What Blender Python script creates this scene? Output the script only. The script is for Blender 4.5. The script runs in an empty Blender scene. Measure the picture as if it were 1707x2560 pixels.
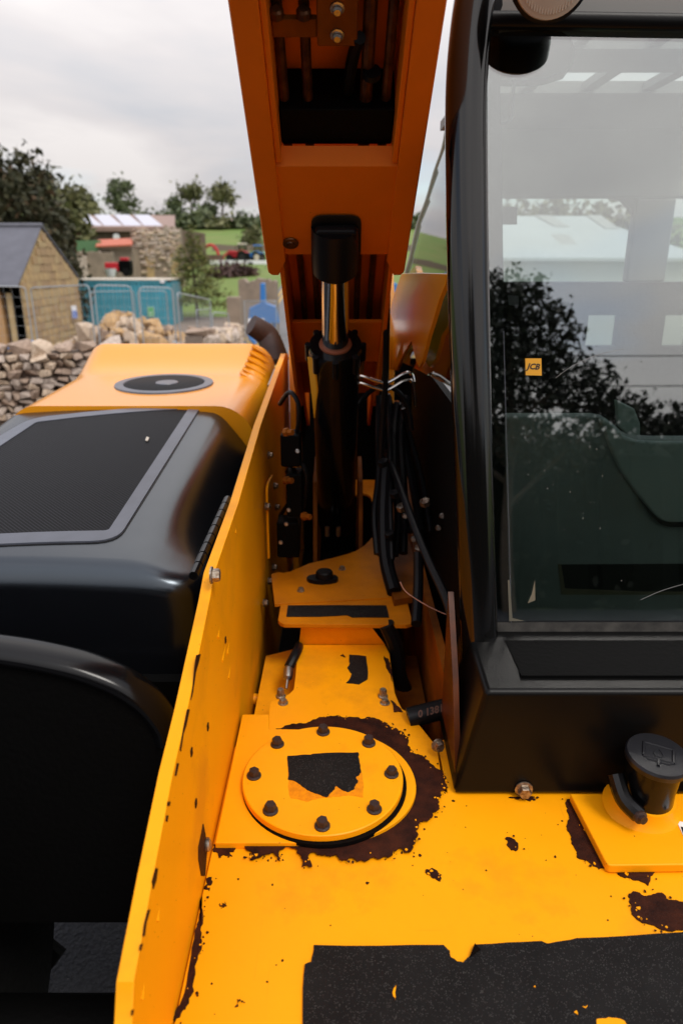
import bpy, bmesh, math, random
import numpy as np
from mathutils import Vector, Matrix, noise
R = math.radians
S = bpy.context.scene
COL = S.collection

# ------------------------------------------------------------------ camera, world, sun, exposure
CZ = 2.1                      # eye height above the tarmac
F = 1800.0                    # focal length in pixels of the 1707 x 2560 photograph
PITCH = R(19.6)
cp, sp = math.cos(PITCH), math.sin(PITCH)
cam = bpy.data.cameras.new('camera')
camo = bpy.data.objects.new('camera', cam); COL.objects.link(camo)
camo.location = (0, 0, CZ); camo.rotation_euler = (R(90) - PITCH, 0, 0)
cam.sensor_fit = 'VERTICAL'; cam.sensor_height = 36.0; cam.lens = 36.0 * F / 2560
cam.clip_start = 0.02; cam.clip_end = 3000
cam.dof.use_dof = True; cam.dof.focus_distance = 1.5; cam.dof.aperture_fstop = 3.4
S.camera = camo

world = bpy.data.worlds.new('World'); S.world = world; world.use_nodes = True
SUN_EL, SUN_AZ = R(58), R(142)     # azimuth measured from +Y clockwise: behind the camera, to the right
def build_world():
    nt = world.node_tree; N = nt.nodes; L = nt.links; N.clear()
    out = N.new('ShaderNodeOutputWorld')
    sky = N.new('ShaderNodeTexSky'); sky.sky_type = 'NISHITA'; sky.sun_disc = False
    sky.sun_elevation = SUN_EL; sky.sun_rotation = SUN_AZ
    b1 = N.new('ShaderNodeBackground'); b1.inputs[1].default_value = 0.14
    L.new(sky.outputs[0], b1.inputs[0])
    tc = N.new('ShaderNodeTexCoord')
    sep = N.new('ShaderNodeSeparateXYZ'); L.new(tc.outputs['Generated'], sep.inputs[0])
    # project the direction on a cloud deck
    z = N.new('ShaderNodeMath'); z.operation = 'ADD'; z.inputs[1].default_value = 0.16
    L.new(sep.outputs[2], z.inputs[0])
    zm = N.new('ShaderNodeMath'); zm.operation = 'MAXIMUM'; zm.inputs[1].default_value = 0.05
    L.new(z.outputs[0], zm.inputs[0])
    dv = N.new('ShaderNodeVectorMath'); dv.operation = 'DIVIDE'
    cmb = N.new('ShaderNodeCombineXYZ')
    for i in range(3): L.new(zm.outputs[0], cmb.inputs[i])
    L.new(tc.outputs['Generated'], dv.inputs[0]); L.new(cmb.outputs[0], dv.inputs[1])
    n1 = N.new('ShaderNodeTexNoise'); n1.inputs['Scale'].default_value = 0.75; n1.inputs['Detail'].default_value = 5
    n1.inputs['Roughness'].default_value = 0.52; n1.inputs['Distortion'].default_value = 0.3
    L.new(dv.outputs[0], n1.inputs['Vector'])
    r1 = N.new('ShaderNodeValToRGB'); e = r1.color_ramp.elements
    e[0].position = 0.33; e[0].color = (0.63, 0.64, 0.68, 1)
    e[1].position = 0.66; e[1].color = (0.93, 0.885, 0.87, 1)
    m = r1.color_ramp.elements.new(0.5); m.color = (0.77, 0.735, 0.74, 1)
    L.new(n1.outputs['Fac'], r1.inputs[0])
    # overcast luminance rises with elevation
    mr = N.new('ShaderNodeMapRange'); mr.inputs['From Min'].default_value = 0.0; mr.inputs['From Max'].default_value = 1.0
    mr.inputs['To Min'].default_value = 0.62; mr.inputs['To Max'].default_value = 2.1
    L.new(sep.outputs[2], mr.inputs['Value'])
    b2 = N.new('ShaderNodeBackground')
    L.new(r1.outputs[0], b2.inputs[0]); L.new(mr.outputs[0], b2.inputs[1])
    n2 = N.new('ShaderNodeTexNoise'); n2.inputs['Scale'].default_value = 0.7; n2.inputs['Detail'].default_value = 4
    mp = N.new('ShaderNodeMapping'); mp.inputs['Location'].default_value = (3.1, 1.7, 0.4)
    L.new(dv.outputs[0], mp.inputs[0]); L.new(mp.outputs[0], n2.inputs['Vector'])
    r2 = N.new('ShaderNodeValToRGB'); r2.color_ramp.elements[0].position = 0.34; r2.color_ramp.elements[0].color = (0.30,)*3 + (1,)
    r2.color_ramp.elements[1].position = 0.52
    L.new(n2.outputs['Fac'], r2.inputs[0])
    mx = N.new('ShaderNodeMixShader')
    L.new(r2.outputs[0], mx.inputs[0]); L.new(b1.outputs[0], mx.inputs[1]); L.new(b2.outputs[0], mx.inputs[2])
    L.new(mx.outputs[0], out.inputs[0])
build_world()
sun = bpy.data.lights.new('sun', 'SUN'); sun.energy = 1.5; sun.angle = R(18); sun.color = (1.0, 0.95, 0.88)
suno = bpy.data.objects.new('sun', sun); COL.objects.link(suno)
sd = Vector((math.sin(SUN_AZ) * math.cos(SUN_EL), math.cos(SUN_AZ) * math.cos(SUN_EL), math.sin(SUN_EL)))
suno.rotation_euler = (-sd).to_track_quat('-Z', 'Y').to_euler()
S.view_settings.view_transform = 'Standard'; S.view_settings.look = 'None'
S.view_settings.exposure = 0.25; S.view_settings.gamma = 1.0; S.view_settings.use_curve_mapping = False
S.cycles.max_bounces = 8; S.cycles.transparent_max_bounces = 24

# ------------------------------------------------------------------ geometry helpers
def ray(px, py):
    dx, dy = (px - 853.5) / F, (1280 - py) / F
    return Vector((dx, cp + dy * sp, -sp + dy * cp))
O = Vector((0, 0, CZ))
def PZ(px, py, z): d = ray(px, py); return O + d * ((z - CZ) / d.z)
def PY(px, py, y): d = ray(px, py); return O + d * (y / d.y)
def PX(px, py, x): d = ray(px, py); return O + d * (x / d.x)
def PD(px, py, dep): return O + ray(px, py) * dep
def PP(px, py, pt, n):
    d = ray(px, py); return O + d * ((pt - O).dot(n) / d.dot(n))

ORIG = {}
class MB:
    def __init__(s): s.v = []; s.f = []
    def add(s, vs, fs):
        b = len(s.v); s.v += [tuple(v) for v in vs]; s.f += [tuple(i + b for i in f) for f in fs]; return s
    def box(s, c, d, M=None):
        c = Vector(c); hx, hy, hz = d[0] / 2, d[1] / 2, d[2] / 2
        vs = [Vector((x, y, z)) for x in (-hx, hx) for y in (-hy, hy) for z in (-hz, hz)]
        if M is not None: vs = [M @ v for v in vs]
        return s.add([v + c for v in vs], [(0,1,3,2),(4,6,7,5),(0,4,5,1),(2,3,7,6),(0,2,6,4),(1,5,7,3)])
    def b2(s, a, b):
        return s.box([(a[i] + b[i]) / 2 for i in range(3)], [abs(b[i] - a[i]) for i in range(3)])
    def prism(s, poly, vec):
        n = len(poly); vec = Vector(vec); p = [Vector(q) for q in poly]
        nrm = Vector((0, 0, 0))
        for i in range(n): nrm += p[i].cross(p[(i + 1) % n])
        if nrm.dot(vec) > 0: p.reverse()
        return s.add(p + [q + vec for q in p], [tuple(range(n)), tuple(range(2 * n - 1, n - 1, -1))] +
                     [((i + 1) % n, i, n + i, n + (i + 1) % n) for i in range(n)])
    def cyl(s, a, b, r0, r1=None, seg=16, caps=True):
        a, b = Vector(a), Vector(b); r1 = r0 if r1 is None else r1
        q = (b - a).to_track_quat('Z', 'Y'); vs = []
        for p, r in ((a, r0), (b, r1)):
            for i in range(seg):
                t = 2 * math.pi * i / seg; vs.append(p + q @ Vector((r * math.cos(t), r * math.sin(t), 0)))
        fs = [(i, (i + 1) % seg, seg + (i + 1) % seg, seg + i) for i in range(seg)]
        if caps: fs += [tuple(range(seg - 1, -1, -1)), tuple(range(seg, 2 * seg))]
        return s.add(vs, fs)
    def lathe(s, a, ax, prof, seg=32):
        """prof: list of (radius, distance along ax)"""
        a = Vector(a); ax = Vector(ax).normalized(); q = ax.to_track_quat('Z', 'Y'); vs = []; fs = []
        for r, h in prof:
            for i in range(seg):
                t = 2 * math.pi * i / seg; vs.append(a + ax * h + q @ Vector((r * math.cos(t), r * math.sin(t), 0)))
        m = len(prof)
        for j in range(m - 1):
            for i in range(seg):
                fs.append((j*seg+i, j*seg+(i+1)%seg, (j+1)*seg+(i+1)%seg, (j+1)*seg+i))
        fs += [tuple(range(seg - 1, -1, -1)), tuple(range((m - 1) * seg, m * seg))]
        return s.add(vs, fs)
    def tube(s, pts, r, seg=8, smooth=0, flat=None):
        pts = [Vector(p) for p in pts]
        if smooth:
            out = []
            P = [pts[0]] + pts + [pts[-1]]
            for i in range(1, len(P) - 2):
                for k in range(smooth):
                    t = k / smooth; p0, p1, p2, p3 = P[i-1], P[i], P[i+1], P[i+2]
                    out.append(0.5 * ((2*p1) + (p2-p0)*t + (2*p0-5*p1+4*p2-p3)*t*t + (3*p1-p0-3*p2+p3)*t**3))
            pts = out + [pts[-1]]
        n = len(pts); rr = r if isinstance(r, (list, tuple)) else [r] * n
        if len(rr) != n: rr = [rr[0] + (rr[-1] - rr[0]) * i / (n - 1) for i in range(n)]
        vs = []; fs = []; up = None
        for i in range(n):
            t = (pts[min(i + 1, n - 1)] - pts[max(i - 1, 0)]).normalized()
            if up is None: up = t.orthogonal().normalized() if flat is None else Vector(flat[2])
            up = (up - t * up.dot(t)).normalized(); w = t.cross(up)
            for k in range(seg):
                a = 2 * math.pi * k / seg
                if flat is None: vs.append(pts[i] + (up * math.cos(a) + w * math.sin(a)) * rr[i])
                else:
                    ca, sa = math.cos(a), math.sin(a); e = flat[3] if len(flat) > 3 else 0.5
                    vs.append(pts[i] + up * flat[0] * math.copysign(abs(ca) ** e, ca) + w * flat[1] * math.copysign(abs(sa) ** e, sa))
        for i in range(n - 1):
            for k in range(seg): fs.append((i*seg+k, i*seg+(k+1)%seg, (i+1)*seg+(k+1)%seg, (i+1)*seg+k))
        fs += [tuple(range(seg - 1, -1, -1)), tuple(range((n - 1) * seg, n * seg))]
        return s.add(vs, fs)
    def build(s, name, mat, parent=None, bev=0.0, ang=35, seg=2, flat=False):
        me = bpy.data.meshes.new(name); me.from_pydata(s.v, [], s.f); me.update()
        return link(name, me, mat, parent, bev, ang, seg, flat)
def link(name, me, mat, parent=None, bev=0.0, ang=35, seg=2, flat=False):
    if mat is not None:
        for m_ in (mat if isinstance(mat, list) else [mat]): me.materials.append(m_)
    if not flat and len(me.polygons):
        me.shade_smooth(); me.set_sharp_from_angle(angle=R(ang))
    o = bpy.data.objects.new(name, me); COL.objects.link(o)
    if parent is not None:
        o.parent = parent
        if parent in ORIG: o.location = -ORIG[parent]
    if bev:
        b = o.modifiers.new('bevel', 'BEVEL'); b.width = bev; b.segments = seg; b.limit_method = 'ANGLE'; b.angle_limit = R(40)
        b.harden_normals = True
    return o
def tag(o, label=None, cat=None, group=None, kind=None):
    if label: o['label'] = label
    if cat: o['category'] = cat
    if group: o['group'] = group
    if kind: o['kind'] = kind
    return o
def thing(name, label, cat, loc=(0, 0, 0), rz=0.0, group=None, world=False):
    o = bpy.data.objects.new(name, None); COL.objects.link(o); o.location = loc; o.rotation_euler = (0, 0, rz)
    o.empty_display_size = 0.1
    if world: ORIG[o] = Vector(loc)
    return tag(o, label, cat, group)
def inst(name, me, parent, loc, rot=(0, 0, 0), sc=(1, 1, 1)):
    o = bpy.data.objects.new(name, me); COL.objects.link(o); o.parent = parent
    o.location = Vector(loc) - ORIG.get(parent, Vector((0, 0, 0))); o.rotation_euler = rot; o.scale = sc
    return o
def ragged(poly, amp, levels=3, seed=0, keep=()):
    rnd = random.Random(seed); pts = [Vector(p) for p in poly]; a = amp
    for l in range(levels):
        out = []
        for i, p in enumerate(pts):
            q = pts[(i + 1) % len(pts)]; d = q - p; out.append(p)
            if d.length > 0.006:
                nrm = Vector((-d.y, d.x, 0)).normalized()
                out.append((p + q) / 2 + nrm * rnd.uniform(-1, 1) * min(a, d.length * 0.3))
        pts = out; a *= 0.6
    return pts

# ------------------------------------------------------------------ materials
def newmat(name):
    m = bpy.data.materials.new(name); m.use_nodes = True
    return m, m.node_tree.nodes, m.node_tree.links, m.node_tree.nodes['Principled BSDF']
def mat(name, col, rough=0.5, metal=0.0, var=0.0, vscale=8.0, bump=0.0, bscale=60.0, spec=0.5, coat=0.0, specks=None, col2=None, rvar=0.0, detail=4, stretch=None, scuff=None):
    m, N, L, b = newmat(name)
    b.inputs['Base Color'].default_value = (*col, 1); b.inputs['Roughness'].default_value = rough
    b.inputs['Metallic'].default_value = metal; b.inputs['Specular IOR Level'].default_value = spec
    b.inputs['Coat Weight'].default_value = coat; b.inputs['Coat Roughness'].default_value = 0.12
    tc = N.new('ShaderNodeTexCoord'); src = tc.outputs['Object']
    if stretch:
        mp = N.new('ShaderNodeMapping'); mp.inputs['Scale'].default_value = stretch; L.new(src, mp.inputs[0]); src = mp.outputs[0]
    colout = None
    if var or col2 or rvar:
        n = N.new('ShaderNodeTexNoise'); n.inputs['Scale'].default_value = vscale; n.inputs['Detail'].default_value = detail
        n.inputs['Roughness'].default_value = 0.6
        L.new(src, n.inputs['Vector'])
        if var or col2:
            r = N.new('ShaderNodeValToRGB'); r.color_ramp.elements[0].position = 0.32; r.color_ramp.elements[1].position = 0.68
            c2 = col2 if col2 else tuple(c * (1 - var) for c in col)
            r.color_ramp.elements[0].color = (*c2, 1); r.color_ramp.elements[1].color = (*col, 1)
            L.new(n.outputs['Fac'], r.inputs[0]); colout = r.outputs[0]
        if rvar:
            mr = N.new('ShaderNodeMapRange'); mr.inputs['To Min'].default_value = max(0.02, rough - rvar); mr.inputs['To Max'].default_value = rough + rvar
            L.new(n.outputs['Fac'], mr.inputs['Value']); L.new(mr.outputs[0], b.inputs['Roughness'])
    if specks:
        sc, thr, scol = specks
        v = N.new('ShaderNodeTexVoronoi'); v.inputs['Scale'].default_value = sc; L.new(src, v.inputs['Vector'])
        n3 = N.new('ShaderNodeTexNoise'); n3.inputs['Scale'].default_value = sc * 0.25; L.new(src, n3.inputs['Vector'])
        ml = N.new('ShaderNodeMath'); ml.operation = 'MULTIPLY'; ml.inputs[1].default_value = thr * 2; L.new(n3.outputs['Fac'], ml.inputs[0])
        lt = N.new('ShaderNodeMath'); lt.operation = 'LESS_THAN'
        wn = N.new('ShaderNodeMath'); wn.operation = 'GREATER_THAN'; wn.inputs[1].default_value = 0.62
        sp_ = N.new('ShaderNodeSeparateColor'); L.new(v.outputs['Color'], sp_.inputs[0]); L.new(sp_.outputs[0], wn.inputs[0])
        L.new(v.outputs['Distance'], lt.inputs[0]); L.new(ml.outputs[0], lt.inputs[1])
        an = N.new('ShaderNodeMath'); an.operation = 'MULTIPLY'; L.new(lt.outputs[0], an.inputs[0]); L.new(wn.outputs[0], an.inputs[1])
        mx = N.new('ShaderNodeMix'); mx.data_type = 'RGBA'; mx.inputs[6].default_value = (*col, 1); mx.inputs[7].default_value = (*scol, 1)
        if colout: L.new(colout, mx.inputs[6])
        L.new(an.outputs[0], mx.inputs[0]); colout = mx.outputs[2]
    if scuff:
        amt, sc2 = scuff
        for (sx, sy, szz), rot, lo in (((sc2 * 14, sc2 * 0.5, sc2), 0.5, 0.66), ((sc2 * 0.6, sc2 * 11, sc2), -0.3, 0.68), ((sc2 * 0.35,) * 3, 0.2, 0.52)):
            mp2 = N.new('ShaderNodeMapping'); mp2.inputs['Scale'].default_value = (sx, sy, szz); mp2.inputs['Rotation'].default_value = (0, 0, rot); L.new(tc.outputs['Object'], mp2.inputs[0])
            n5 = N.new('ShaderNodeTexNoise'); n5.inputs['Scale'].default_value = 1.0; n5.inputs['Detail'].default_value = 6; n5.inputs['Roughness'].default_value = 0.65; L.new(mp2.outputs[0], n5.inputs['Vector'])
            m5 = N.new('ShaderNodeMapRange'); m5.inputs['From Min'].default_value = lo; m5.inputs['From Max'].default_value = lo + 0.14; m5.inputs['To Max'].default_value = amt; L.new(n5.outputs['Fac'], m5.inputs['Value'])
            x5 = N.new('ShaderNodeMix'); x5.data_type = 'RGBA'; x5.inputs[6].default_value = (*col, 1); x5.inputs[7].default_value = (col[0] * 0.55, col[1] * 0.48, col[2] + 0.008, 1)
            if colout: L.new(colout, x5.inputs[6])
            L.new(m5.outputs[0], x5.inputs[0]); colout = x5.outputs[2]
    if colout: L.new(colout, b.inputs['Base Color'])
    if bump:
        n2 = N.new('ShaderNodeTexNoise'); n2.inputs['Scale'].default_value = bscale; n2.inputs['Detail'].default_value = 5
        L.new(src, n2.inputs['Vector'])
        bp = N.new('ShaderNodeBump'); bp.inputs['Strength'].default_value = bump; bp.inputs['Distance'].default_value = 0.02
        L.new(n2.outputs['Fac'], bp.inputs['Height']); L.new(bp.outputs[0], b.inputs['Normal'])
    return m
def glass(name, r=0.2, tint=(0.8, 0.88, 0.84), rough=0.0):
    m, N, L, b = newmat(name); N.remove(b)
    out = N['Material Output']
    t = N.new('ShaderNodeBsdfTransparent'); t.inputs[0].default_value = (*tint, 1)
    g = N.new('ShaderNodeBsdfGlossy'); g.inputs[1 if 'Roughness' not in g.inputs else 'Roughness'].default_value = rough
    f = N.new('ShaderNodeFresnel'); f.inputs[0].default_value = 1.5
    a = N.new('ShaderNodeMath'); a.operation = 'ADD'; a.use_clamp = True; a.inputs[1].default_value = r - 0.04
    L.new(f.outputs[0], a.inputs[0])
    mx = N.new('ShaderNodeMixShader'); L.new(a.outputs[0], mx.inputs[0]); L.new(t.outputs[0], mx.inputs[1]); L.new(g.outputs[0], mx.inputs[2])
    L.new(mx.outputs[0], out.inputs[0])
    return m
def leafmat(name, c0, c1, c2=None):
    m, N, L, b = newmat(name)
    g = N.new('ShaderNodeNewGeometry'); r = N.new('ShaderNodeValToRGB')
    r.color_ramp.elements[0].color = (*c0, 1); r.color_ramp.elements[1].color = (*c1, 1)
    if c2: e = r.color_ramp.elements.new(0.85); e.color = (*c1, 1); r.color_ramp.elements[-1].color = (*c2, 1)
    L.new(g.outputs['Random Per Island'], r.inputs[0]); L.new(r.outputs[0], b.inputs['Base Color'])
    b.inputs['Roughness'].default_value = 0.6; b.inputs['Specular IOR Level'].default_value = 0.25
    return m
YEL = (0.92, 0.352, 0.002)
M = {}
M['yellow'] = mat('yellow_paint', YEL, 0.42, var=0.07, vscale=5, specks=(55, 0.055, (0.06, 0.02, 0.008)), rvar=0.1, bump=0.02, bscale=90, spec=0.16, scuff=(0.42, 9))
M['yellow_clean'] = mat('yellow_gloss_paint', (0.80, 0.31, 0.008), 0.22, var=0.04, vscale=3, spec=0.5, coat=0.3)
M['primer'] = mat('bare_primer', (0.050, 0.013, 0.006), 0.6, col2=(0.013, 0.0045, 0.0035), vscale=28, detail=9, bump=0.25, bscale=300, spec=0.10)
M['ghost'] = mat('tape_adhesive_stain', (0.80, 0.27, 0.004), 0.6, col2=(0.62, 0.19, 0.006), vscale=90, spec=0.08)
M['grip'] = mat('grip_tape', (0.020, 0.0185, 0.018), 0.75, specks=(420, 0.32, (0.10, 0.095, 0.09)), bump=0.9, bscale=900, spec=0.3, col2=(0.007, 0.006, 0.006), vscale=9, detail=9)
M['black'] = mat('black_gloss_paint', (0.003, 0.003, 0.0035), 0.20, rvar=0.06, vscale=6, spec=0.28)
M['blackbox'] = mat('black_powder_coat', (0.003, 0.003, 0.003), 0.34, rvar=0.05, vscale=9, spec=0.15, bump=0.02, bscale=200)
M['hood'] = mat('black_satin_plastic', (0.004, 0.0044, 0.0058), 0.24, rvar=0.06, vscale=10, spec=1.0, bump=0.01, bscale=400)
M['hood'].node_tree.nodes['Principled BSDF'].inputs['Specular Tint'].default_value = (0.76, 0.88, 1.0, 1)
M['cap'] = mat('black_moulded_cap', (0.007, 0.007, 0.009), 0.32, spec=0.4, bump=0.05, bscale=300)
M['dusty'] = mat('dusty_black_rubber', (0.022, 0.021, 0.020), 0.7, col2=(0.06, 0.056, 0.05), vscale=25, spec=0.2)
M['pillar'] = mat('black_gloss_pillar', (0.003, 0.003, 0.003), 0.11, spec=0.55, bump=0.006, bscale=14)
M['trim'] = mat('shiny_trim', (0.10, 0.095, 0.095), 0.25, spec=0.6)
M['floor'] = mat('shaded_floor_paint', (0.62, 0.20, 0.002), 0.5, col2=(0.42, 0.125, 0.002), vscale=6, spec=0.15, specks=(60, 0.05, (0.05, 0.02, 0.01)))  # shade under the boom is put into this darker yellow
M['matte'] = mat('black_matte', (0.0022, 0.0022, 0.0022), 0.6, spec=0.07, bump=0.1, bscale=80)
M['rubber'] = mat('tyre_rubber', (0.006, 0.006, 0.006), 0.8, spec=0.15, bump=0.3, bscale=40)
M['frame'] = mat('grille_frame_plastic', (0.105, 0.115, 0.145), 0.36, var=0.2, vscale=14, spec=0.55)
M['steel'] = mat('steel', (0.45, 0.43, 0.40), 0.35, metal=1, rvar=0.12, vscale=40)
M['bolt'] = mat('rusted_bolt', (0.018, 0.009, 0.007), 0.5, col2=(0.035, 0.014, 0.010), vscale=120, bump=0.2, bscale=300)
M['zinc'] = mat('zinc_bolt', (0.50, 0.44, 0.36), 0.4, metal=0.9, col2=(0.16, 0.10, 0.06), vscale=160)
M['chrome'] = mat('chrome_rod', (0.62, 0.58, 0.54), 0.10, metal=1)
M['hose'] = mat('rubber_hose', (0.005, 0.005, 0.006), 0.42, spec=0.16)
M['pipe'] = mat('oily_pipe', (0.17, 0.065, 0.02), 0.35, metal=0.6, col2=(0.05, 0.02, 0.01), vscale=30)
M['boom'] = mat('boom_shaded_yellow', (0.78, 0.175, 0.002), 0.45, var=0.12, vscale=6, specks=(14, 0.02, (0.02, 0.008, 0.006)), spec=0.35)  # machine yellow with the underside's shade put into a redder, darker colour
M['dirty_shaded'] = mat('grimy_shaded_paint', (0.30, 0.085, 0.006), 0.5, col2=(0.06, 0.018, 0.004), vscale=5, spec=0.08)  # grime plus the shade of the boom well, both put into the colour
M['glass'] = glass('windscreen_glass', 0.275, (0.80, 0.865, 0.84))
M['sglass'] = glass('side_glass', 0.10, (0.74, 0.84, 0.72))
M['dash'] = mat('dash_plastic', (0.27, 0.315, 0.295), 0.55, var=0.2, vscale=4, spec=0.3)
M['dash2'] = mat('dash_plastic_light', (0.34, 0.41, 0.38), 0.5, spec=0.3)
M['lining'] = mat('grey_headlining', (0.24, 0.24, 0.23), 0.8)
M['white'] = mat('white_plastic', (0.75, 0.75, 0.73), 0.5)
M['asphalt'] = mat('asphalt', (0.062, 0.064, 0.072), 0.85, col2=(0.034, 0.035, 0.041), vscale=90, bump=1.0, bscale=55, specks=(60, 0.06, (0.2, 0.19, 0.18)), spec=0.3)
M['road'] = mat('road_asphalt', (0.17, 0.165, 0.165), 0.85, var=0.25, vscale=2, bump=0.4, bscale=40)
M['grass'] = mat('grass', (0.105, 0.185, 0.025), 0.9, col2=(0.16, 0.19, 0.045), vscale=0.12, bump=0.6, bscale=4)
M['dirt'] = mat('bare_ground', (0.24, 0.19, 0.15), 0.95, col2=(0.16, 0.125, 0.10), vscale=0.9, bump=0.6, bscale=5)
M['yline'] = mat('yellow_road_paint', (0.55, 0.36, 0.08), 0.8, var=0.3, vscale=10)
M['barn'] = mat('sandstone', (0.50, 0.355, 0.175), 0.9, col2=(0.36, 0.25, 0.13), vscale=2.2, bump=0.5, bscale=9)
M['mortar'] = mat('sandy_mortar', (0.46, 0.34, 0.18), 0.95, var=0.2, vscale=4)
M['slate'] = mat('blue_slate', (0.115, 0.118, 0.145), 0.55, var=0.2, vscale=3)
M['timber'] = mat('pale_oak', (0.50, 0.30, 0.14), 0.7, var=0.25, vscale=4, stretch=(8, 8, 1))
M['stoneA'] = mat('pale_limestone', (0.56, 0.47, 0.40), 0.95, col2=(0.36, 0.285, 0.235), vscale=7, bump=0.8, bscale=14)
M['stoneB'] = mat('brown_limestone', (0.45, 0.335, 0.255), 0.95, col2=(0.27, 0.195, 0.15), vscale=7, bump=0.8, bscale=14)
M['stoneC'] = mat('ochre_rubble', (0.58, 0.385, 0.20), 0.95, col2=(0.38, 0.24, 0.12), vscale=5, bump=0.6, bscale=12)
M['stoneD'] = mat('pale_rubble', (0.62, 0.50, 0.38), 0.95, col2=(0.42, 0.31, 0.22), vscale=5, bump=0.6, bscale=12)
M['core'] = mat('wall_core', (0.20, 0.155, 0.125), 0.95, bump=0.6, bscale=12)
M['ruin'] = mat('ruin_masonry', (0.31, 0.24, 0.18), 0.95, col2=(0.19, 0.15, 0.115), vscale=1.6, bump=0.8, bscale=5)
M['teal'] = mat('teal_container_paint', (0.07, 0.335, 0.44), 0.5, col2=(0.055, 0.27, 0.35), vscale=1.2)
M['galv'] = mat('galvanised_tube', (0.40, 0.43, 0.46), 0.45, metal=0.5)
M['shedwall'] = mat('brown_cladding', (0.125, 0.075, 0.052), 0.8)
M['shedroof'] = mat('brown_sheet_roof', (0.30, 0.20, 0.165), 0.7, var=0.15, vscale=1)
M['skylight'] = mat('white_rooflight', (0.52, 0.52, 0.60), 0.4)
M['orange_roof'] = mat('orange_tin_roof', (0.48, 0.115, 0.055), 0.6)
M['green_sheet'] = mat('green_sheeting', (0.09, 0.19, 0.085), 0.7)
M['red'] = mat('red_machine_paint', (0.48, 0.022, 0.03), 0.35)
M['blue'] = mat('blue_machine_paint', (0.035, 0.18, 0.50), 0.35)
M['cream'] = mat('cream_paint', (0.62, 0.56, 0.46), 0.5)
M['tarp'] = mat('blue_tarpaulin', (0.03, 0.22, 0.55), 0.5)
M['signw'] = mat('white_sign', (0.75, 0.75, 0.78), 0.5)
M['signb'] = mat('blue_sign_print', (0.04, 0.13, 0.50), 0.5)
M['signg'] = mat('green_sign_print', (0.10, 0.42, 0.16), 0.5)
M['bark'] = mat('bark', (0.10, 0.075, 0.055), 0.95, var=0.3, vscale=4)
M['sticker'] = mat('yellow_sticker', (0.62, 0.30, 0.012), 0.5)
M['ink'] = mat('black_print', (0.008, 0.008, 0.008), 0.5)
M['lens'] = mat('ribbed_lamp_lens', (0.50, 0.45, 0.38), 0.15, spec=0.8)
M['palebarn'] = mat('pale_fibre_sheeting', (0.46, 0.50, 0.51), 0.7, var=0.08, vscale=0.4)
M['greysheet'] = mat('grey_sheeting', (0.36, 0.37, 0.36), 0.7)
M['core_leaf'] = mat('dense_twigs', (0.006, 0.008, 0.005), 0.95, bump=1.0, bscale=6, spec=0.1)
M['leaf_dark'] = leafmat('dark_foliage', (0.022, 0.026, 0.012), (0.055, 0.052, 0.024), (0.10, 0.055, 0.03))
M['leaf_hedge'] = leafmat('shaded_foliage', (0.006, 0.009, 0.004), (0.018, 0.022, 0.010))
M['leaf_mid'] = leafmat('mid_green_foliage', (0.06, 0.082, 0.04), (0.135, 0.155, 0.075))
M['leaf_olive'] = leafmat('olive_foliage', (0.085, 0.095, 0.04), (0.17, 0.165, 0.075))
M['leaf_con'] = leafmat('conifer_foliage', (0.06, 0.08, 0.02), (0.17, 0.18, 0.045), (0.28, 0.22, 0.08))
M['leaf_maroon'] = leafmat('maroon_foliage', (0.05, 0.028, 0.026), (0.115, 0.065, 0.055))

# perforated grille sheet: fine dots set in the surface
def perf():
    m, N, L, b = newmat('perforated_sheet')
    tc = N.new('ShaderNodeTexCoord'); mp = N.new('ShaderNodeMapping'); mp.inputs['Rotation'].default_value = (0, 0, R(45))
    mp.inputs['Scale'].default_value = (1, 1, 0)
    L.new(tc.outputs['Object'], mp.inputs[0])
    v = N.new('ShaderNodeTexVoronoi'); v.inputs['Scale'].default_value = 130; v.inputs['Randomness'].default_value = 0.0
    L.new(mp.outputs[0], v.inputs['Vector'])
    r = N.new('ShaderNodeValToRGB'); r.color_ramp.elements[0].position = 0.40; r.color_ramp.elements[0].color = (0.0012, 0.0012, 0.0014, 1)
    r.color_ramp.elements[1].position = 0.50; r.color_ramp.elements[1].color = (0.030, 0.031, 0.036, 1)
    L.new(v.outputs['Distance'], r.inputs[0]); L.new(r.outputs[0], b.inputs['Base Color'])
    b.inputs['Roughness'].default_value = 0.65; b.inputs['Specular IOR Level'].default_value = 0.15
    return m
M['perf'] = perf()

# ------------------------------------------------------------------ ground
GP = [(-60, 0), (10, 0), (20, -0.85), (30, -1.15), (40, -1.2), (55, 0.3), (75, 1.0), (100, 1.5), (125, 3.2), (200, 11), (400, 17), (900, 15), (1500, 10)]
def gz(x, y):
    for (a, za), (b, zb) in zip(GP, GP[1:]):
        if y <= b: t = max(0, (y - a) / (b - a)); break
    else: t, za, zb = 1, zb, zb
    z = za + (zb - za) * t
    if y > 110: z += 2.2 * noise.noise(Vector((x * 0.012, y * 0.01, 0))) * min(1, (y - 110) / 90) + max(0, min(4.0, -(x + 20) * 0.02)) * min(1, (y - 110) / 90)
    return z
def sheet(xs, ys, dz=0.0, tri=None):
    b = MB(); n = len(xs)
    vs = [(x, y, gz(x, y) + dz) for y in ys for x in xs]
    fs = [(j*n+i, j*n+i+1, (j+1)*n+i+1, (j+1)*n+i) for j in range(len(ys)-1) for i in range(n-1)]
    return b.add(vs, fs)
xs = [-900, -500, -300, -200, -140, -100, -70, -50, -40, -30, -24, -18, -12, -8, -4, 0, 4, 8, 14, 22, 32, 50, 70, 100, 150, 200, 300, 500, 900]
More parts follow.
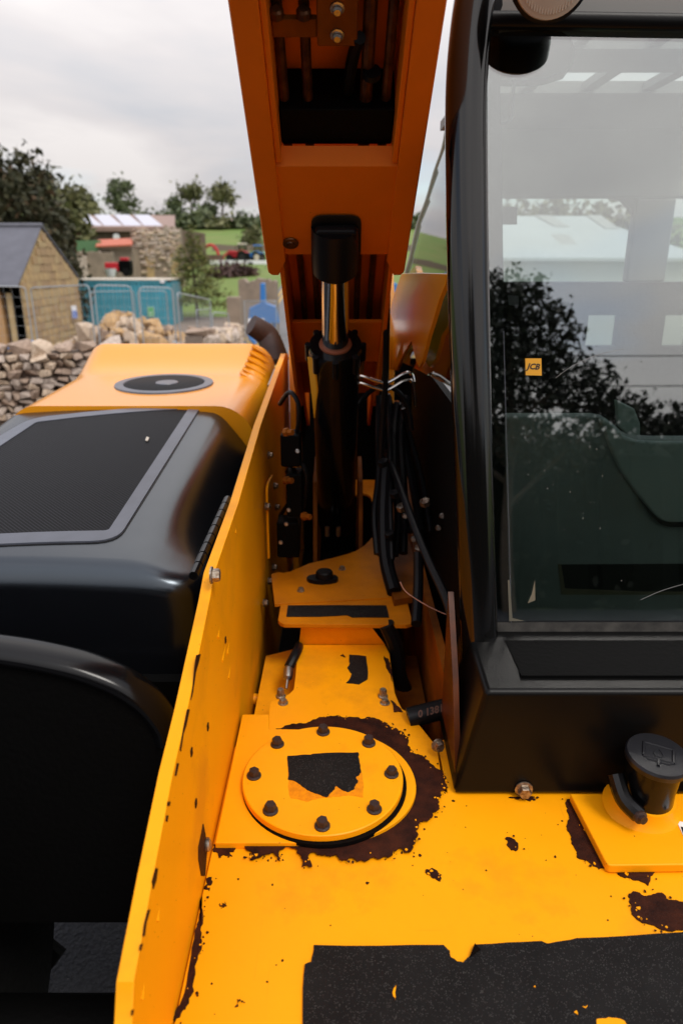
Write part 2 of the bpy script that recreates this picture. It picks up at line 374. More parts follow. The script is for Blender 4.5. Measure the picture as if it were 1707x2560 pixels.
ys = [-60, -30, -10, 0, 5, 10, 12, 14, 16, 18, 20, 22, 25, 28, 30, 33, 36, 40, 43, 46, 50, 55, 60, 65, 70, 75, 82, 90, 100, 110, 120, 130, 145, 160, 180, 200, 230, 270, 330, 400, 550, 900, 1500]
tag(sheet(xs, ys).build('ground', M['grass'], ang=80), kind='structure')
tag(sheet([-16, -12, -8, -5, -3], [6, 10, 12, 14, 16, 18, 20, 23, 26, 30, 34, 38, 41], 0.02).build('site_yard', M['dirt'], ang=80), kind='structure')
tag(sheet([-14, -9, -6, -3.0, -1.5, 0, 2, 5, 9, 16], [-12.5, -6, 0, 5, 10], 0.012).build('forecourt', M['asphalt'], ang=80), kind='structure')
# road runs away behind the machine, with double yellow lines at its left kerb
road = MB(); rl = []; ROADX = [(10, -3.0, 3.0), (12, -2.6, 3.0), (15, -2.35, 3.0), (18, -2.25, 3.0), (22, -2.5, 3.0), (26, -3.3, 2.6), (30, -4.2, 1.6), (36, -4.6, 0.6), (44, -4.4, -0.4), (55, -4.2, -1.2)]
vs = []; fs = []
for y, a, b_ in ROADX: vs += [(a, y, gz(a, y) + 0.026), (b_, y, gz(b_, y) + 0.026)]
for i in range(len(ROADX) - 1): fs.append((2*i, 2*i+1, 2*i+3, 2*i+2))
road.add(vs, fs); tag(road.build('road', M['road'], ang=80), kind='structure')
for off in (0.22, 0.48):
    ln = MB(); vs = []; fs = []
    for y, a, b_ in ROADX: vs += [(a + off, y, gz(a, y) + 0.034), (a + off + 0.12, y, gz(a, y) + 0.034)]
    for i in range(len(ROADX) - 1): fs.append((2*i, 2*i+1, 2*i+3, 2*i+2))
    tag(ln.add(vs, fs).build('yellow_line', M['yline'], ang=80), kind='structure')

# ------------------------------------------------------------------ the telehandler
D = CZ - 1.03                 # deck height
T = thing('telehandler', 'yellow and black telehandler with its boom raised over a worn deck and a glazed cab', 'telehandler', (0, 1.8, 0), world=True)

def hexbolt(name, mat_, r=0.0125, h=0.017, flange=0.0165):
    b = MB(); b.lathe((0, 0, 0), (0, 0, 1), [(flange, 0), (flange, 0.003), (r * 1.05, 0.0045)], 14)
    vs = []
    for z, k in ((0.003, 1.0), (h * 0.8, 1.0), (h, 0.86)):
        vs += [(r * k * math.cos(i * math.pi / 3), r * k * math.sin(i * math.pi / 3), z) for i in range(6)]
    fs = [(j*6+i, j*6+(i+1)%6, (j+1)*6+(i+1)%6, (j+1)*6+i) for j in range(2) for i in range(6)] + [tuple(range(12, 18))]
    b.add(vs, fs)
    me = bpy.data.meshes.new(name); me.from_pydata(b.v, [], b.f); me.materials.append(mat_); me.update(); me.shade_smooth(); me.set_sharp_from_angle(angle=R(30))
    return me
BOLT = hexbolt('bolt', M['bolt']); ZBOLT = hexbolt('zinc_bolt', M['zinc'])
def facing(n): return Vector(n).to_track_quat('Z', 'Y').to_euler()

# --- deck
deck = MB().prism([(-0.238, 0.25, D - 0.03), (1.35, 0.25, D - 0.03), (1.35, 1.36, D - 0.03), (0.215, 1.36, D - 0.03), (0.215, 1.19, D - 0.03), (0.06, 1.335, D - 0.03), (-0.238, 1.335, D - 0.03)], (0, 0, 0.03)).build('deck', M['yellow'], T, bev=0.002)
def dk(pts, z=0.0, ox=0, oy=0, sc=1.0): return [PZ(ox + u / sc, oy + v / sc, D + z) for u, v in pts]
def flatpart(name, pts, m, parent, th, bev=0.0): return MB().prism([Vector((p.x, p.y, p.z - th)) for p in pts], (0, 0, th)).build(name, m, parent, bev=bev, ang=25)
C7 = dict(ox=500, oy=1500, sc=2.24); C8 = dict(ox=1000, oy=1600, sc=2.2178); C1 = dict(ox=0, oy=1500, sc=2.2186)

# --- tongue plate and the bare patch round the disc
CX, CY, CR = -0.038, 1.204, 0.163
tg = dk([(385,722),(387,600),(398,570),(440,555),(500,525),(525,500),(535,420),(545,300),(555,250)], 0.004, **C7) + \
     dk([(1035,250),(1060,300),(1075,420),(1090,520),(1110,570),(1130,610),(1170,630),(1300,790),(1330,850),(1345,950),(1385,1010),(1300,1040),(800,900)], 0.004, **C7)
flatpart('tongue_plate', tg, M['yellow'], T, 0.006, bev=0.001)
fold = MB(); a0, a1 = PZ(500+555/2.24, 1500+250/2.24, D+0.003), PZ(500+1035/2.24, 1500+250/2.24, D+0.003)
b0, b1 = PZ(500+568/2.24, 1500+135/2.24, D+0.075), PZ(500+950/2.24, 1500+138/2.24, D+0.075)
fold.prism([a0, a1, b1, b0], (0, 0.004, -0.006)).build('tongue_fold', M['yellow'], T)
ringp = [(425,719),(490,700),(590,690),(640,668),(680,655),(780,645),(860,655),(930,655),(1040,685),(1090,715),(1140,740),(1165,800),(1190,855),(1260,890),(1330,945),(1378,990),(1388,1050),(1345,1070),(1335,1105),(1340,1150),(1300,1195),(1260,1235),(1225,1250),(1205,1290),(1222,1310),(1205,1360),(1190,1390),(1150,1412),(1120,1385),(1080,1400),(1050,1440),(960,1440),(880,1462),(855,1440),(780,1452),(765,1425),(700,1420),(622,1410),(628,1490),(570,1492),(560,1425),(545,1395),(480,1380),(445,1400),(450,1460),(432,1450),(410,1410),(330,1440),(280,1452),(290,1410),(250,1358),(640,1200),(1000,1000),(800,760),(640,719)]
RING = ragged(dk(ringp, 0.0065, **C7), 0.006, 3, 3); flatpart('bare_metal_patch', RING, M['primer'], T, 0.002)
# base plate: square on the left, rounded on the right
bp_ = dk([(238,640),(387,640),(387,721)], 0.014, **C7)
cx2, cy2 = CX + 0.004, CY - 0.003
c = PZ(500 + 85 / 2.24, 1500 + 1360 / 2.24, D + 0.014)
arc = [(cx2 + 0.186 * math.cos(t), cy2 + (0.176 if t > 0 else (cy2 - c.y)) * math.sin(t)) for t in [R(88 - k * 6) for k in range(0, 30)]]
ARCY = cy2 - (cy2 - c.y)
bp2 = bp_ + [Vector((x, y, D + 0.014)) for x, y in arc] + [Vector((cx2 - 0.02, ARCY, D + 0.014)), Vector((c.x, ARCY, D + 0.014))]
flatpart('base_plate', bp2, M['yellow'], T, 0.014, bev=0.0015)
MB().lathe((cx2, cy2, D + 0.008), (0, 0, 1), [(0.1665, 0), (0.1665, 0.0085)], 64).build('disc_seal', M['matte'], T)
disc = MB().lathe((CX, CY, D + 0.017), (0, 0, 1), [(CR - 0.002, 0), (CR, 0.001), (CR, 0.0125), (CR - 0.002, 0.014)], 72).build('cover_disc', M['yellow'], T)
for k in range(8):
    t = k * math.pi / 4 + R(1)
    inst('bolt', BOLT, disc, (CX + 0.140 * math.cos(t), CY + 0.140 * math.sin(t), D + 0.031), (0.03 * math.sin(k * 5), 0.03 * math.cos(k * 3), k * 1.7), (0.90, 0.90, 0.95 + 0.18 * ((k * 3) % 4) / 4))
zt = 0.0325
flatpart('tape_residue', ragged(dk([(495,1000),(905,960),(912,1105),(800,1095),(720,1105),(600,1130),(510,1110)], 0.0315, **C7), 0.003, 3, 8), M['ghost'], disc, 0.001)
flatpart('grip_tape', ragged(dk([(490,872),(620,866),(640,860),(884,852),(886,880),(902,962),(875,985),(885,1010),(862,1045),(858,1060),(822,1072),(765,1038),(750,1060),(706,1102),(640,1078),(600,1062),(545,1020),(492,1002)], zt+0.001, **C7), 0.0022, 3, 5), M['grip'], disc, 0.0016)
# tape further back
flatpart('grip_tape', ragged(dk([(835,305),(930,315),(938,440),(890,470),(818,462),(850,410),(825,380),(840,355)], 0.0065, **C7), 0.003, 2, 6), M['grip'], T, 0.002)
for pts, sd_ in (([(1028,312),(1055,330),(1068,380),(1075,455),(1055,400),(1040,370)], 1), ([(1066,560),(1100,590),(1135,625),(1085,625)], 2), ([(785,310),(800,300),(815,318)], 3), ([(770,195),(788,188),(782,210)], 4)):
    flatpart('bare_metal_patch', ragged(dk(pts, 0.007, **C7), 0.003, 2, sd_), M['primer'], T, 0.002)
PATCHES = []
# patches on the open deck
for i, (pts, cc) in enumerate([
    ([(580,1100),(605,1092),(640,1115),(652,1160),(640,1168),(600,1145)], C8), ([(140,1272),(175,1262),(228,1300),(222,1336),(180,1318),(150,1298)], C8),
    ([(905,2035),(935,2028),(968,2040),(988,2080),(982,2092),(945,2082),(910,2068)], None),
    ([(928,880),(945,890),(1010,1020),(1130,1235),(1160,1245),(1700,1240),(1700,1275),(1450,1275),(1405,1290),(1385,1335),(1372,1360),(1300,1330),(1210,1300),(1180,1280),(1100,1270),(1040,1225),(990,1210),(965,1150),(945,1100),(920,1030),(925,950)], C8),
    ([(1262,1420),(1310,1395),(1335,1410),(1435,1400),(1475,1432),(1500,1440),(1560,1450),(1700,1500),(1700,1620),(1480,1612),(1420,1590),(1300,1535),(1275,1460)], C8),
    ([(1105,1640),(1110,1680),(1112,1830),(1108,1950),(1075,2110),(1050,2220),(1000,2310),(970,2335),(1000,2240),(1060,1830),(1100,1690)], C1),
    ([(1115,1545),(1175,1535),(1180,1560),(1160,1612),(1130,1590),(1112,1600)], C1), ([(1215,1685),(1235,1680),(1258,1694),(1220,1697)], C1), ([(1318,2220),(1330,2215),(1322,2250),(1302,2255)], C1),
    ([(1180,1356),(1310,1350),(1300,1385),(1275,1395),(1290,1420),(1240,1410),(1215,1430),(1200,1395),(1178,1382)], C1),
    ([(600,872),(745,868),(750,885),(720,892),(690,878),(640,880)], C8)]):
    q = dk(pts, 0.0022, **cc) if cc else dk(pts, 0.0022)
    if cc is C8 or cc is C1: q = [Vector((min(max(p.x, -0.237), 1.34), p.y, p.z)) for p in q]
    PATCHES.append(ragged(q, 0.005, 3, 20 + i)); flatpart('bare_metal_patch', PATCHES[-1], M['primer'], deck, 0.002)
rnd = random.Random(4)
chips = MB()
for k in range(70):
    x, y = rnd.uniform(-0.2, 0.55), rnd.uniform(0.62, 1.17); r = rnd.choice([0.0012, 0.0016, 0.002, 0.003])
    if math.hypot(x - CX, y - CY) < 0.2: continue
    n = 6; a = rnd.uniform(0, 6); chips.prism([(x + r * rnd.uniform(.6, 1.3) * math.cos(a + i * 1.047), y + r * rnd.uniform(.6, 1.3) * math.sin(a + i * 1.047), D + 0.0005) for i in range(n)], (0, 0, 0.001))
tag(chips.build('paint_chips', M['primer'], deck), kind='stuff')
def edge_chips(poly, z, n, seed, out_m, parent, lim=None):
    rr_ = random.Random(seed); flakes = {0: MB(), 1: MB()}; m = len(poly); cx_ = sum(p.x for p in poly) / m; cy_ = sum(p.y for p in poly) / m
    for k in range(n):
        i = rr_.randrange(m); p = poly[i].lerp(poly[(i + 1) % m], rr_.random()); q = poly[(i + 1) % m] - poly[i]
        if q.length < 1e-4: continue
        nn = Vector((-q.y, q.x, 0)).normalized(); sgn = rr_.choice((-1, 1)); off = rr_.uniform(0.002, 0.011)
        c_ = p + nn * sgn * off
        inside = False; j = m - 1
        for t in range(m):
            a, b = poly[t], poly[j]
            if (a.y > c_.y) != (b.y > c_.y) and c_.x < (b.x - a.x) * (c_.y - a.y) / (b.y - a.y) + a.x: inside = not inside
            j = t
        if lim and lim(c_): continue
        r = rr_.choice((0.0008, 0.0012, 0.0018, 0.0026)) * rr_.uniform(.8, 1.3); a0_ = rr_.uniform(0, 6)
        flakes[1 if inside else 0].prism([(c_.x + r * rr_.uniform(.5, 1.4) * math.cos(a0_ + i2 * 1.047), c_.y + r * rr_.uniform(.5, 1.4) * math.sin(a0_ + i2 * 1.047), z - 0.0006) for i2 in range(6)], (0, 0, 0.0012))
    if flakes[0].v: tag(flakes[0].build('paint_chips', M['primer'], parent), kind='stuff')
    if flakes[1].v: tag(flakes[1].build('paint_flakes', M['yellow'], parent), kind='stuff')
edge_chips(RING, D + 0.0072, 110, 61, None, T, lambda c: math.hypot(c.x - CX, c.y - CY) < 0.195 or (c.x < -0.05 and c.y > 1.06))
edge_chips(RING, D + 0.0008, 70, 64, None, T, lambda c: math.hypot(c.x - CX, c.y - CY) < 0.195 or c.y > 1.15 or (c.x < -0.05 and c.y > 1.06))
for i_, q_ in enumerate(PATCHES): edge_chips(q_, D + 0.0028, 20 if i_ in (3, 4, 5) else 4, 70 + i_, None, deck, lambda c: c.x < -0.232)
big = [(757,2760),(757,2470),(762,2410),(778,2404),(784,2362),(1108,2362),(1124,2376),(1126,2392),(1142,2403),(1158,2406),(1172,2392),(1186,2361),(1352,2352),(1372,2358),(1440,2345),(1707,2330),(2100,2318),(2100,2760)]
gt = flatpart('grip_tape', ragged(dk(big, 0.0042), 0.0015, 2, 12), M['grip'], deck, 0.0035)
for i, pts in enumerate([[(1490,2548),(1520,2543),(1560,2552),(1585,2580),(1500,2580)], [(984,2470),(990,2462),(988,2500),(983,2490)], [(1434,2530),(1440,2525),(1444,2536)], [(1455,2515),(1468,2512),(1462,2520)], [(1333,2466),(1337,2463),(1338,2468)]]):
    flatpart('worn_spot', ragged(dk(pts, 0.0055), 0.002, 2, 40 + i), M['yellow'], gt, 0.001)
flatpart('tape_curl', [p + Vector((0, 0, h)) for p, h in zip(dk([(1172,2394),(1186,2362),(1200,2385)], 0.006), (0.0, 0.004, 0.010))], M['matte'], gt, 0.001)

# --- long side plate on the left
PXI = -0.24
topE = [(331,2560),(336,2455),(383,2194),(433,1933),(469,1775),(525,1500),(537,1431),(597,1256),(652,1063),(714,884)]
tp = [PX(a, b, PXI) for a, b in topE]
zmin = 0.62
poly = [Vector((PXI, 0.30, zmin))] + [Vector((PXI, 0.30, tp[0].z - 0.16))] + tp + [Vector((PXI, 3.3, tp[-1].z - 0.02)), Vector((PXI, 3.3, zmin))]
side = MB().prism(poly, (-0.021, 0, 0)).build('side_plate', M['yellow'], T, bev=0.0015)
for u, v, k in ((517,1218+220,1), (553,1600,0), (509,1817,0), (468,1880,0), (479,2008,0)):
    p = PX(u + 10, v, PXI)
    if k: inst('bolt', ZBOLT, side, p, facing((1, 0, 0)), (1, 1, 1))
    else: MB().box(p + Vector((0.001, 0, 0)), (0.002, 0.010, 0.012)).build('slot', M['primer'], side)
for u, v, l in ((548,1585,0.03), (562,1630,0.07), (572,1620,0.05), (575,1680,0.05), (590,1330,0.02), (398,2287,0.02), (360,2480,0.02)):
    p = PX(u, v, PXI); MB().cyl(p + Vector((-0.001, -l / 2, 0)), p + Vector((-0.001, l / 2, 0.01)), 0.0035, 0.0005, 6).build('scratch', M['yellow'], side)
for i, pts in enumerate([[(1080,305),(1104,300),(1092,350),(1078,400),(1060,520),(1050,556),(1062,470),(1070,370)], [(1030,606),(1044,606),(1024,700),(1010,740),(995,840),(990,830),(1008,720)], [(975,905),(984,905),(970,975),(962,975)], [(855,1487),(868,1490),(858,1560),(842,1605),(836,1560)], [(812,1720),(826,1716),(805,1790),(795,1865),(784,1865),(792,1800)], [(770,1910),(784,1905),(775,1945),(765,1940)], [(916,1195),(926,1195),(920,1230),(912,1225)], [(922,1120),(938,1118),(932,1142),(920,1142)], [(722,2275),(734,2270),(730,2300),(722,2305)]]):
    # chips on the upper inside corner, cut flush on the inner face
    q = [PX(u / 2.2186 + 5, 1500 + v / 2.2186, PXI + 0.0012) for u, v in pts]
    MB().prism(q, (-0.001, 0, 0)).build('bare_metal_patch', M['primer'], side)
# torn pocket with bright bolt at the foot of the plate
p = PX(515, 2120, PXI)
MB().prism([PX(u / 2.2186, 1500 + v / 2.2186, PXI + 0.0015) for u, v in [(1130,1240),(1142,1300),(1150,1400),(1140,1530),(1120,1530),(1104,1440),(1104,1370),(1122,1290)]], (-0.0012, 0, 0)).build('torn_edge', M['primer'], side)
MB().lathe(PX(514, 2112, PXI), (1, 0, 0.2), [(0.012, 0), (0.012, 0.006), (0.008, 0.009)], 14).build('bolt', M['zinc'], side)
# welded boss and long doubler plate on the inner face
p = PX(635, 1748, PXI); MB().cyl(p, p + Vector((0.03, 0, 0)), 0.016, 0.013, 16).build('boss', M['yellow'], side, bev=0.001)
dbl = [PX(u, v, PXI + 0.006) for u, v in [(538,1786),(598,1786),(520,2190),(478,2240),(450,2240)]]
# inner tray plate against side plate (rear part)
for u, v in ((672,1138), (686,1215), (665,1266), (690,1268), (683,1418), (672,1452), (660,1507)):
    p = PX(u, v, PXI + 0.01); inst('bolt', ZBOLT, side, p, facing((1, -0.3, 0.1)), (0.75, 0.75, 0.75))
MB().tube([PX(u, v, PXI + 0.012) for u, v in [(680,1190), (668,1215), (668,1270), (672,1395)]], 0.004, 6, 4).build('wiring_conduit', M['yellow'], side)

# --- cross plate with tape behind the tongue
zc = D + 0.085
cr = [PZ(u, v, zc) for u, v in [(703,1500),(695,1550),(700,1556),(710,1560),(1015,1562),(1029,1558),(1030,1550),(1015,1491)]]
cross = flatpart('cross_plate', cr, M['floor'], T, 0.012, bev=0.002)
back = [PZ(640 + u / 3.015, 1100 + v / 3.015, zc + 0.004) for u, v in [(140,1235),(115,1010),(170,995),(210,1000),(260,990),(400,930),(600,882),(700,855),(760,830),(815,795),(850,760),(880,725),(895,690),(897,620),(890,560),(880,490),(865,430),(835,408),(800,400),(770,405),(720,420),(705,300),(900,300),(940,700),(1000,960),(1140,1000),(1145,1180)]]
flatpart('rear_floor_plate', back, M['floor'], T, 0.010, bev=0.001)
flatpart('grip_tape', ragged([PZ(u, v, zc + 0.0022) for u, v in [(720,1513),(965,1513),(972,1543),(880,1543),(866,1537),(800,1541),(716,1541)]], 0.001, 1, 2), M['grip'], cross, 0.0014)
p = PZ(806, 1452, zc + 0.004)
kn = MB().prism([p + Vector((0.042 * math.cos(t) * (1 if abs(math.cos(t)) < .8 else 1.15), 0.03 * math.sin(t), 0)) for t in [k * 0.5236 for k in range(12)]], (0, 0, 0.012))
kn.lathe(p + Vector((0.006, 0.004, 0.012)), (0, 0, 1), [(0.028, 0), (0.026, 0.016), (0.022, 0.020)], 20); kn.build('rubber_bump_stop', M['hose'], T)
for u, v in ((855,1423), (752,1477)): inst('bolt', ZBOLT, T, PZ(u, v, zc + 0.004), (0, 0, 0.3), (0.7, 0.7, 0.6))
for u, v in ((702,1742), (708,1758), (957,1742), (962,1758)):
    inst('bolt', ZBOLT, T, PZ(u, v, D + 0.004), (0, 0, u), (0.75, 0.75, 1.3 if v < 1750 else 0.7))
p = PZ(1093, 1862, D + 0.03); inst('bolt', ZBOLT, T, p, facing((0.3, -1, 0.1)), (0.9, 0.9, 0.9))
# frame members below the tongue
MB().b2((-0.235, 1.42, D - 0.16), (-0.10, 1.70, D - 0.14)).build('frame_gusset', M['yellow'], T, bev=0.002)
MB().prism([PZ(u, v, D - 0.08) for u, v in [(665,1640),(745,1620),(742,1790),(635,1790)]], (0, 0, -0.01)).build('frame_gusset', M['yellow'], T)
MB().prism([PZ(u, v, D - 0.12) for u, v in [(960,1640),(1040,1640),(1070,1790),(990,1790)]], (0, 0, -0.01)).build('frame_gusset', M['dirty_shaded'], T)
gf = MB(); a = PZ(716, 1722, D - 0.03); b = PZ(722, 1668, D + 0.0)
gf.cyl(a, a.lerp(b, 0.45), 0.004, seg=10); gf.lathe(a.lerp(b, 0.4), b - a, [(0.006, 0), (0.012, 0.006), (0.013, 0.03), (0.009, 0.042)], 16)
gf.build('hose_fitting', M['steel'], T)
MB().tube([b, b + Vector((0.02, 0.05, 0.02)), b + Vector((0.02, 0.15, -0.02))], 0.013, 10, 4).build('hose', M['hose'], T)
# right hand frame cheek beside the cab, floor and rear bulkhead of the boom well
cheek = [Vector((0.232, y, z)) for y, z in [(1.19, D + 0.0), (1.30, D + 0.20), (1.42, D + 0.34), (1.42, 0.5), (1.19, 0.5)]]
MB().prism(cheek, (0.012, 0, 0)).build('frame_cheek', mat('reflection_brown_paint', (0.13, 0.032, 0.004), 0.35, col2=(0.03, 0.009, 0.004), vscale=7, spec=0.2), T)  # brown blotches stand for reflections, put into the colour
MB().prism([Vector((0.236, y, z)) for y, z in [(1.43, D + 0.12), (2.2, D + 0.12), (3.2, D + 0.42), (3.2, 0.5), (1.43, 0.5)]], (0.02, 0, 0)).build('chassis_plate', M['dirty_shaded'], T)
MB().b2((-0.235, 1.2, 0.66), (0.30, 3.42, 0.70)).build('belly_plate', M['matte'], T)
MB().b2((-0.235, 3.35, 0.70), (0.46, 3.39, 1.66)).build('rear_bulkhead', M['matte'], T)

# --- black box (engine battery cover) and cab base in front of the windscreen
fy = 1.18
bl = PZ(1130, 1993, D)
box = MB()
f_bl = Vector((0.226, fy, D + 0.002)); f_br = Vector((1.3, fy, D + 0.002))
zt_ = PY(1210, 1728, fy).z; f_tl = Vector((PY(1212, 1728, fy).x, fy, zt_)); f_tr = Vector((1.3, fy, zt_))
off = Vector((0, 0.27, 0))
box.add([f_bl, f_br, f_tr, f_tl, f_bl + off, f_br + off, f_tr + off + Vector((0, 0, 0.012)), f_tl + off + Vector((0, 0, 0.012))],
        [(0,1,2,3), (3,2,6,7), (4,0,3,7), (1,5,6,2), (5,4,7,6), (4,5,1,0)])
bx = box.build('cab_base_box', M['blackbox'], T, bev=0.012, seg=4)
p = PY(1308, 1972, fy - 0.002); inst('bolt', ZBOLT, bx, p, facing((0, -1, 0)), (1.1, 1.1, 1.0))

# --- cab: windscreen, pillars, header, lining, dash
WP = Vector((0.5, 1.40, CZ - 0.76)); WT = Vector((0.5, 1.63, CZ + 0.44))
WU = (WT - WP).normalized(); WN = Vector((1, 0, 0)).cross(WU).normalized()      # WN points at the camera (-y, up)
if WN.y > 0: WN = -WN
def W(px, py, o=0.0): return PP(px, py, WP + WN * o, WN)
gl = [W(u, v) for u, v in [(1206,60),(1208,300),(1214,600),(1222,1100),(1236,1590)]]
xr = 1.28
gpoly = gl + [Vector((xr, gl[-1].y, gl[-1].z)), Vector((xr, gl[0].y, gl[0].z))]
wind = MB().prism(gpoly, -WN * 0.006).build('windscreen', M['glass'], T, ang=20)
# printed black border of the glass
def wpoly(pts, o): return [W(u, v, o) for u, v in pts]
MB().prism(wpoly([(1205,55),(1245,55),(1252,300),(1258,700),(1262,1100),(1270,1400),(1278,1560),(1300,1592),(1235,1592),(1222,1100),(1215,600)], -0.0075), WN * -0.002).build('glass_border', M['hose'], wind)
MB().prism([W(1236, 1556, 0.0012), W(1800, 1556, 0.0012), W(1800, 1592, 0.0012), W(1236, 1592, 0.0012)], WN * 0.002).build('glass_border', M['dusty'], wind)
dots = MB()
for k in range(150):
    v = 830 + k * 5; u = 1258.5 + (v - 830) * 0.026
    q = W(u, v, 0.001); dots.box(q, (0.0016, 0.0012, 0.0020))
tag(dots.build('border_dots', M['frame'], wind), kind='stuff')
pil = [W(u, v, 0.0) for u, v in [(1225,-160),(1190,-20),(1172,110),(1164,250),(1164,450),(1168,700),(1175,950),(1184,1200),(1192,1450),(1198,1660)]]
MB().tube(pil, 0.04, 20, 4, flat=(0.040, 0.045, (1, 0, 0), 0.8)).build('cab_pillar', M['pillar'], T, ang=80)
MB().tube([W(u, v, 0.012) for u, v in [(1212,60),(1211,300),(1214,600),(1221,1000),(1229,1300),(1236,1640)]], 0.0055, 8, 3).build('windscreen_seal', M['trim'], T)
MB().tube([W(u, v, 0.01) for u, v in [(1190,50),(1400,52),(2000,62)]], 0.012, 10, 1, flat=(0.015, 0.016, (0, 0, 1), 0.7)).build('cab_header', M['blackbox'], T)
MB().tube([W(u, v, -0.01) for u, v in [(1190,24),(1400,28),(2000,46)]], 0.012, 10, 1).build('gutter_rail', M['black'], T)
# cowl rubber below the glass
cw = MB(); q = [W(1238, 1588, 0.004), W(2000, 1588, 0.004)]
cw.add([Vector((0.355, 1.225, f_tl.z + 0.006)), Vector((1.28, 1.225, f_tl.z + 0.006)), Vector((1.28, 1.415, W(1300, 1578).z)), Vector((0.345, 1.415, W(1300, 1578).z)),
        Vector((0.33, 1.44, 0.9)), Vector((1.28, 1.44, 0.9))], [(0,1,2,3), (1,0,4,5)])
cw.prism([Vector((0.352, 1.222, f_tl.z - 0.004)), Vector((1.28, 1.222, f_tl.z - 0.004)), Vector((1.28, 1.222, f_tl.z + 0.008)), Vector((0.352, 1.222, f_tl.z + 0.008))], (0, 0.02, 0))
cw.build('cowl', M['matte'], T)
MB().prism([Vector((0.285, 1.47, D - 0.2)), Vector((0.285, 1.47, CZ - 0.62)), Vector((0.285, 1.75, CZ - 0.36)), Vector((0.285, 2.9, CZ - 0.36)), Vector((0.285, 2.9, D - 0.2))], (0.02, 0, 0)).build('cab_side_panel', M['matte'], T)
MB().b2((0.31, 1.50, D - 0.12), (1.28, 2.9, D - 0.08)).build('cab_floor', M['matte'], T)
# side glass facing the boom
rear = [PD(u, v, dd) for u, v, dd in [(1118,320,2.6),(1108,372,2.65),(1088,430,2.7),(1068,500,2.75),(1046,560,2.8),(1028,640,2.85),(1012,700,2.9),(1002,780,2.9),(995,900,2.9)]]
front = [W(1150, v, -0.02) for v in (100, 200, 330, 450, 560, 660, 760, 860, 980)]
sg = MB(); n = len(rear)
for o_ in (0, 0.005): sg.v += [tuple(p + Vector((o_, 0, 0))) for p in rear + front]
for i in range(n - 1):
    sg.f += [(i, i + 1, n + i + 1, n + i), (2*n+i, 3*n+i, 3*n+i+1, 2*n+i+1), (i, 2*n+i, 2*n+i+1, i+1)]
sgo = sg.build('side_window', M['sglass'], T)
MB().tube([p + Vector((-0.003, 0, 0)) for p in rear], 0.006, 6, 3).build('glass_edge', mat('green_glass_edge', (0.30, 0.36, 0.31), 0.3), sgo)
# rear frame of the cab with two openings, seen through the windscreen
rf = MB(); yb = 2.9
def rb(u0, v0, u1, v1, y=yb, th=0.05): a_, b_ = PY(u0, v0, y), PY(u1, v1, y); rf.b2((a_.x, y, b_.z), (b_.x, y + th, a_.z))
rb(1180, 270, 2000, 495); rb(1590, 495, 1662, 705)
rf.build('cab_rear_frame', M['lining'], T, bev=0.01)
rf = MB(); rb(1180, 705, 2000, 788); rb(1180, 788, 1462, 866); rb(1548, 788, 1652, 866); rb(1730, 788, 2000, 866); rb(1180, 866, 2000, 1500); rf.build('cab_rear_panel', M['matte'], T)
MB().prism([PY(u, v, yb + 0.01) for u, v in [(1520,494),(1595,494),(1595,600),(1588,560),(1575,525),(1552,503)]], (0, 0.02, 0)).build('frame_corner', M['lining'], T)
# roof: sheet with two rows of slots between bars
zr = CZ + 0.43; roof = MB()
xs_ = [0.30, 0.47, 0.49, 0.66, 0.68, 0.85, 0.87, 1.04, 1.06, 1.28]
roof.b2((0.27, 1.62, zr), (1.3, 1.76, zr + 0.03)); roof.b2((0.29, 1.84, zr), (1.3, 2.06, zr + 0.03)); roof.b2((0.36, 2.30, zr), (1.3, 2.95, zr + 0.03))
roof.build('cab_roof', M['lining'], T)
for k in range(6):
    x = 0.33 + k * 0.17
    MB().box((x + 0.02, 2.18, zr + 0.016), (0.035, 0.26, 0.02)).build('roof_bar', M['lining'], T)
    MB().box((x + 0.02, 1.80, zr + 0.016), (0.03, 0.10, 0.02)).build('roof_bar', M['lining'], T)
# mirror hanging behind the glass in the top corner
mr_ = MB(); mp_ = [W(u, v, -0.05) for u, v in [(1200,92),(1260,74),(1360,68),(1405,72),(1430,88),(1440,118),(1438,150),(1420,176),(1370,192),(1290,196),(1215,190)]]
mr_.prism(mp_, -WN * 0.05); mr_.build('cab_mirror', M['black'], T, bev=0.012, seg=4)
MB().tube([W(u, v, -0.06) for u, v in [(1325,150),(1300,180),(1285,205),(1280,260),(1275,300),(1240,310)]], 0.004, 6, 3).build('mirror_cable', M['frame'], T)
# dash
yd = 1.66
def dp(pts, y, th): return MB().prism([PY(u, v, y) for u, v in pts], (0, th, 0))
dash = dp([(1225,1042),(1490,1042),(1515,1047),(1540,1066),(1560,1085),(1590,1097),(1640,1100),(2000,1100),(2000,1660),(1225,1660)], yd, 0.05).build('dashboard', M['dash'], T, bev=0.006, seg=3)
dp([(1497,1046),(1515,1050),(1540,1070),(1560,1090),(1592,1102),(1640,1105),(2000,1105),(2000,1308),(1672,1308),(1650,1302),(1630,1285),(1590,1232),(1552,1180),(1525,1120)], yd - 0.015, 0.02).build('console_panel', M['dash2'], dash, bev=0.008, seg=3)
dp([(1600,1250),(1632,1294),(1652,1312),(1675,1318),(2000,1318),(2000,1311),(1675,1311),(1655,1305),(1636,1288)], yd - 0.017, 0.02).build('panel_gap', M['ink'], dash)
dp([(1395,1412),(2000,1408),(2000,1482),(1405,1482)], yd - 0.003, 0.01).build('vent_slot', M['ink'], dash)
dp([(1395,1412),(1402,1412),(1412,1472),(1600,1480),(2000,1482),(2000,1487),(1403,1487)], yd - 0.006, 0.01).build('slot_trim', mat('tan_trim', (0.16, 0.14, 0.08), 0.5), dash)
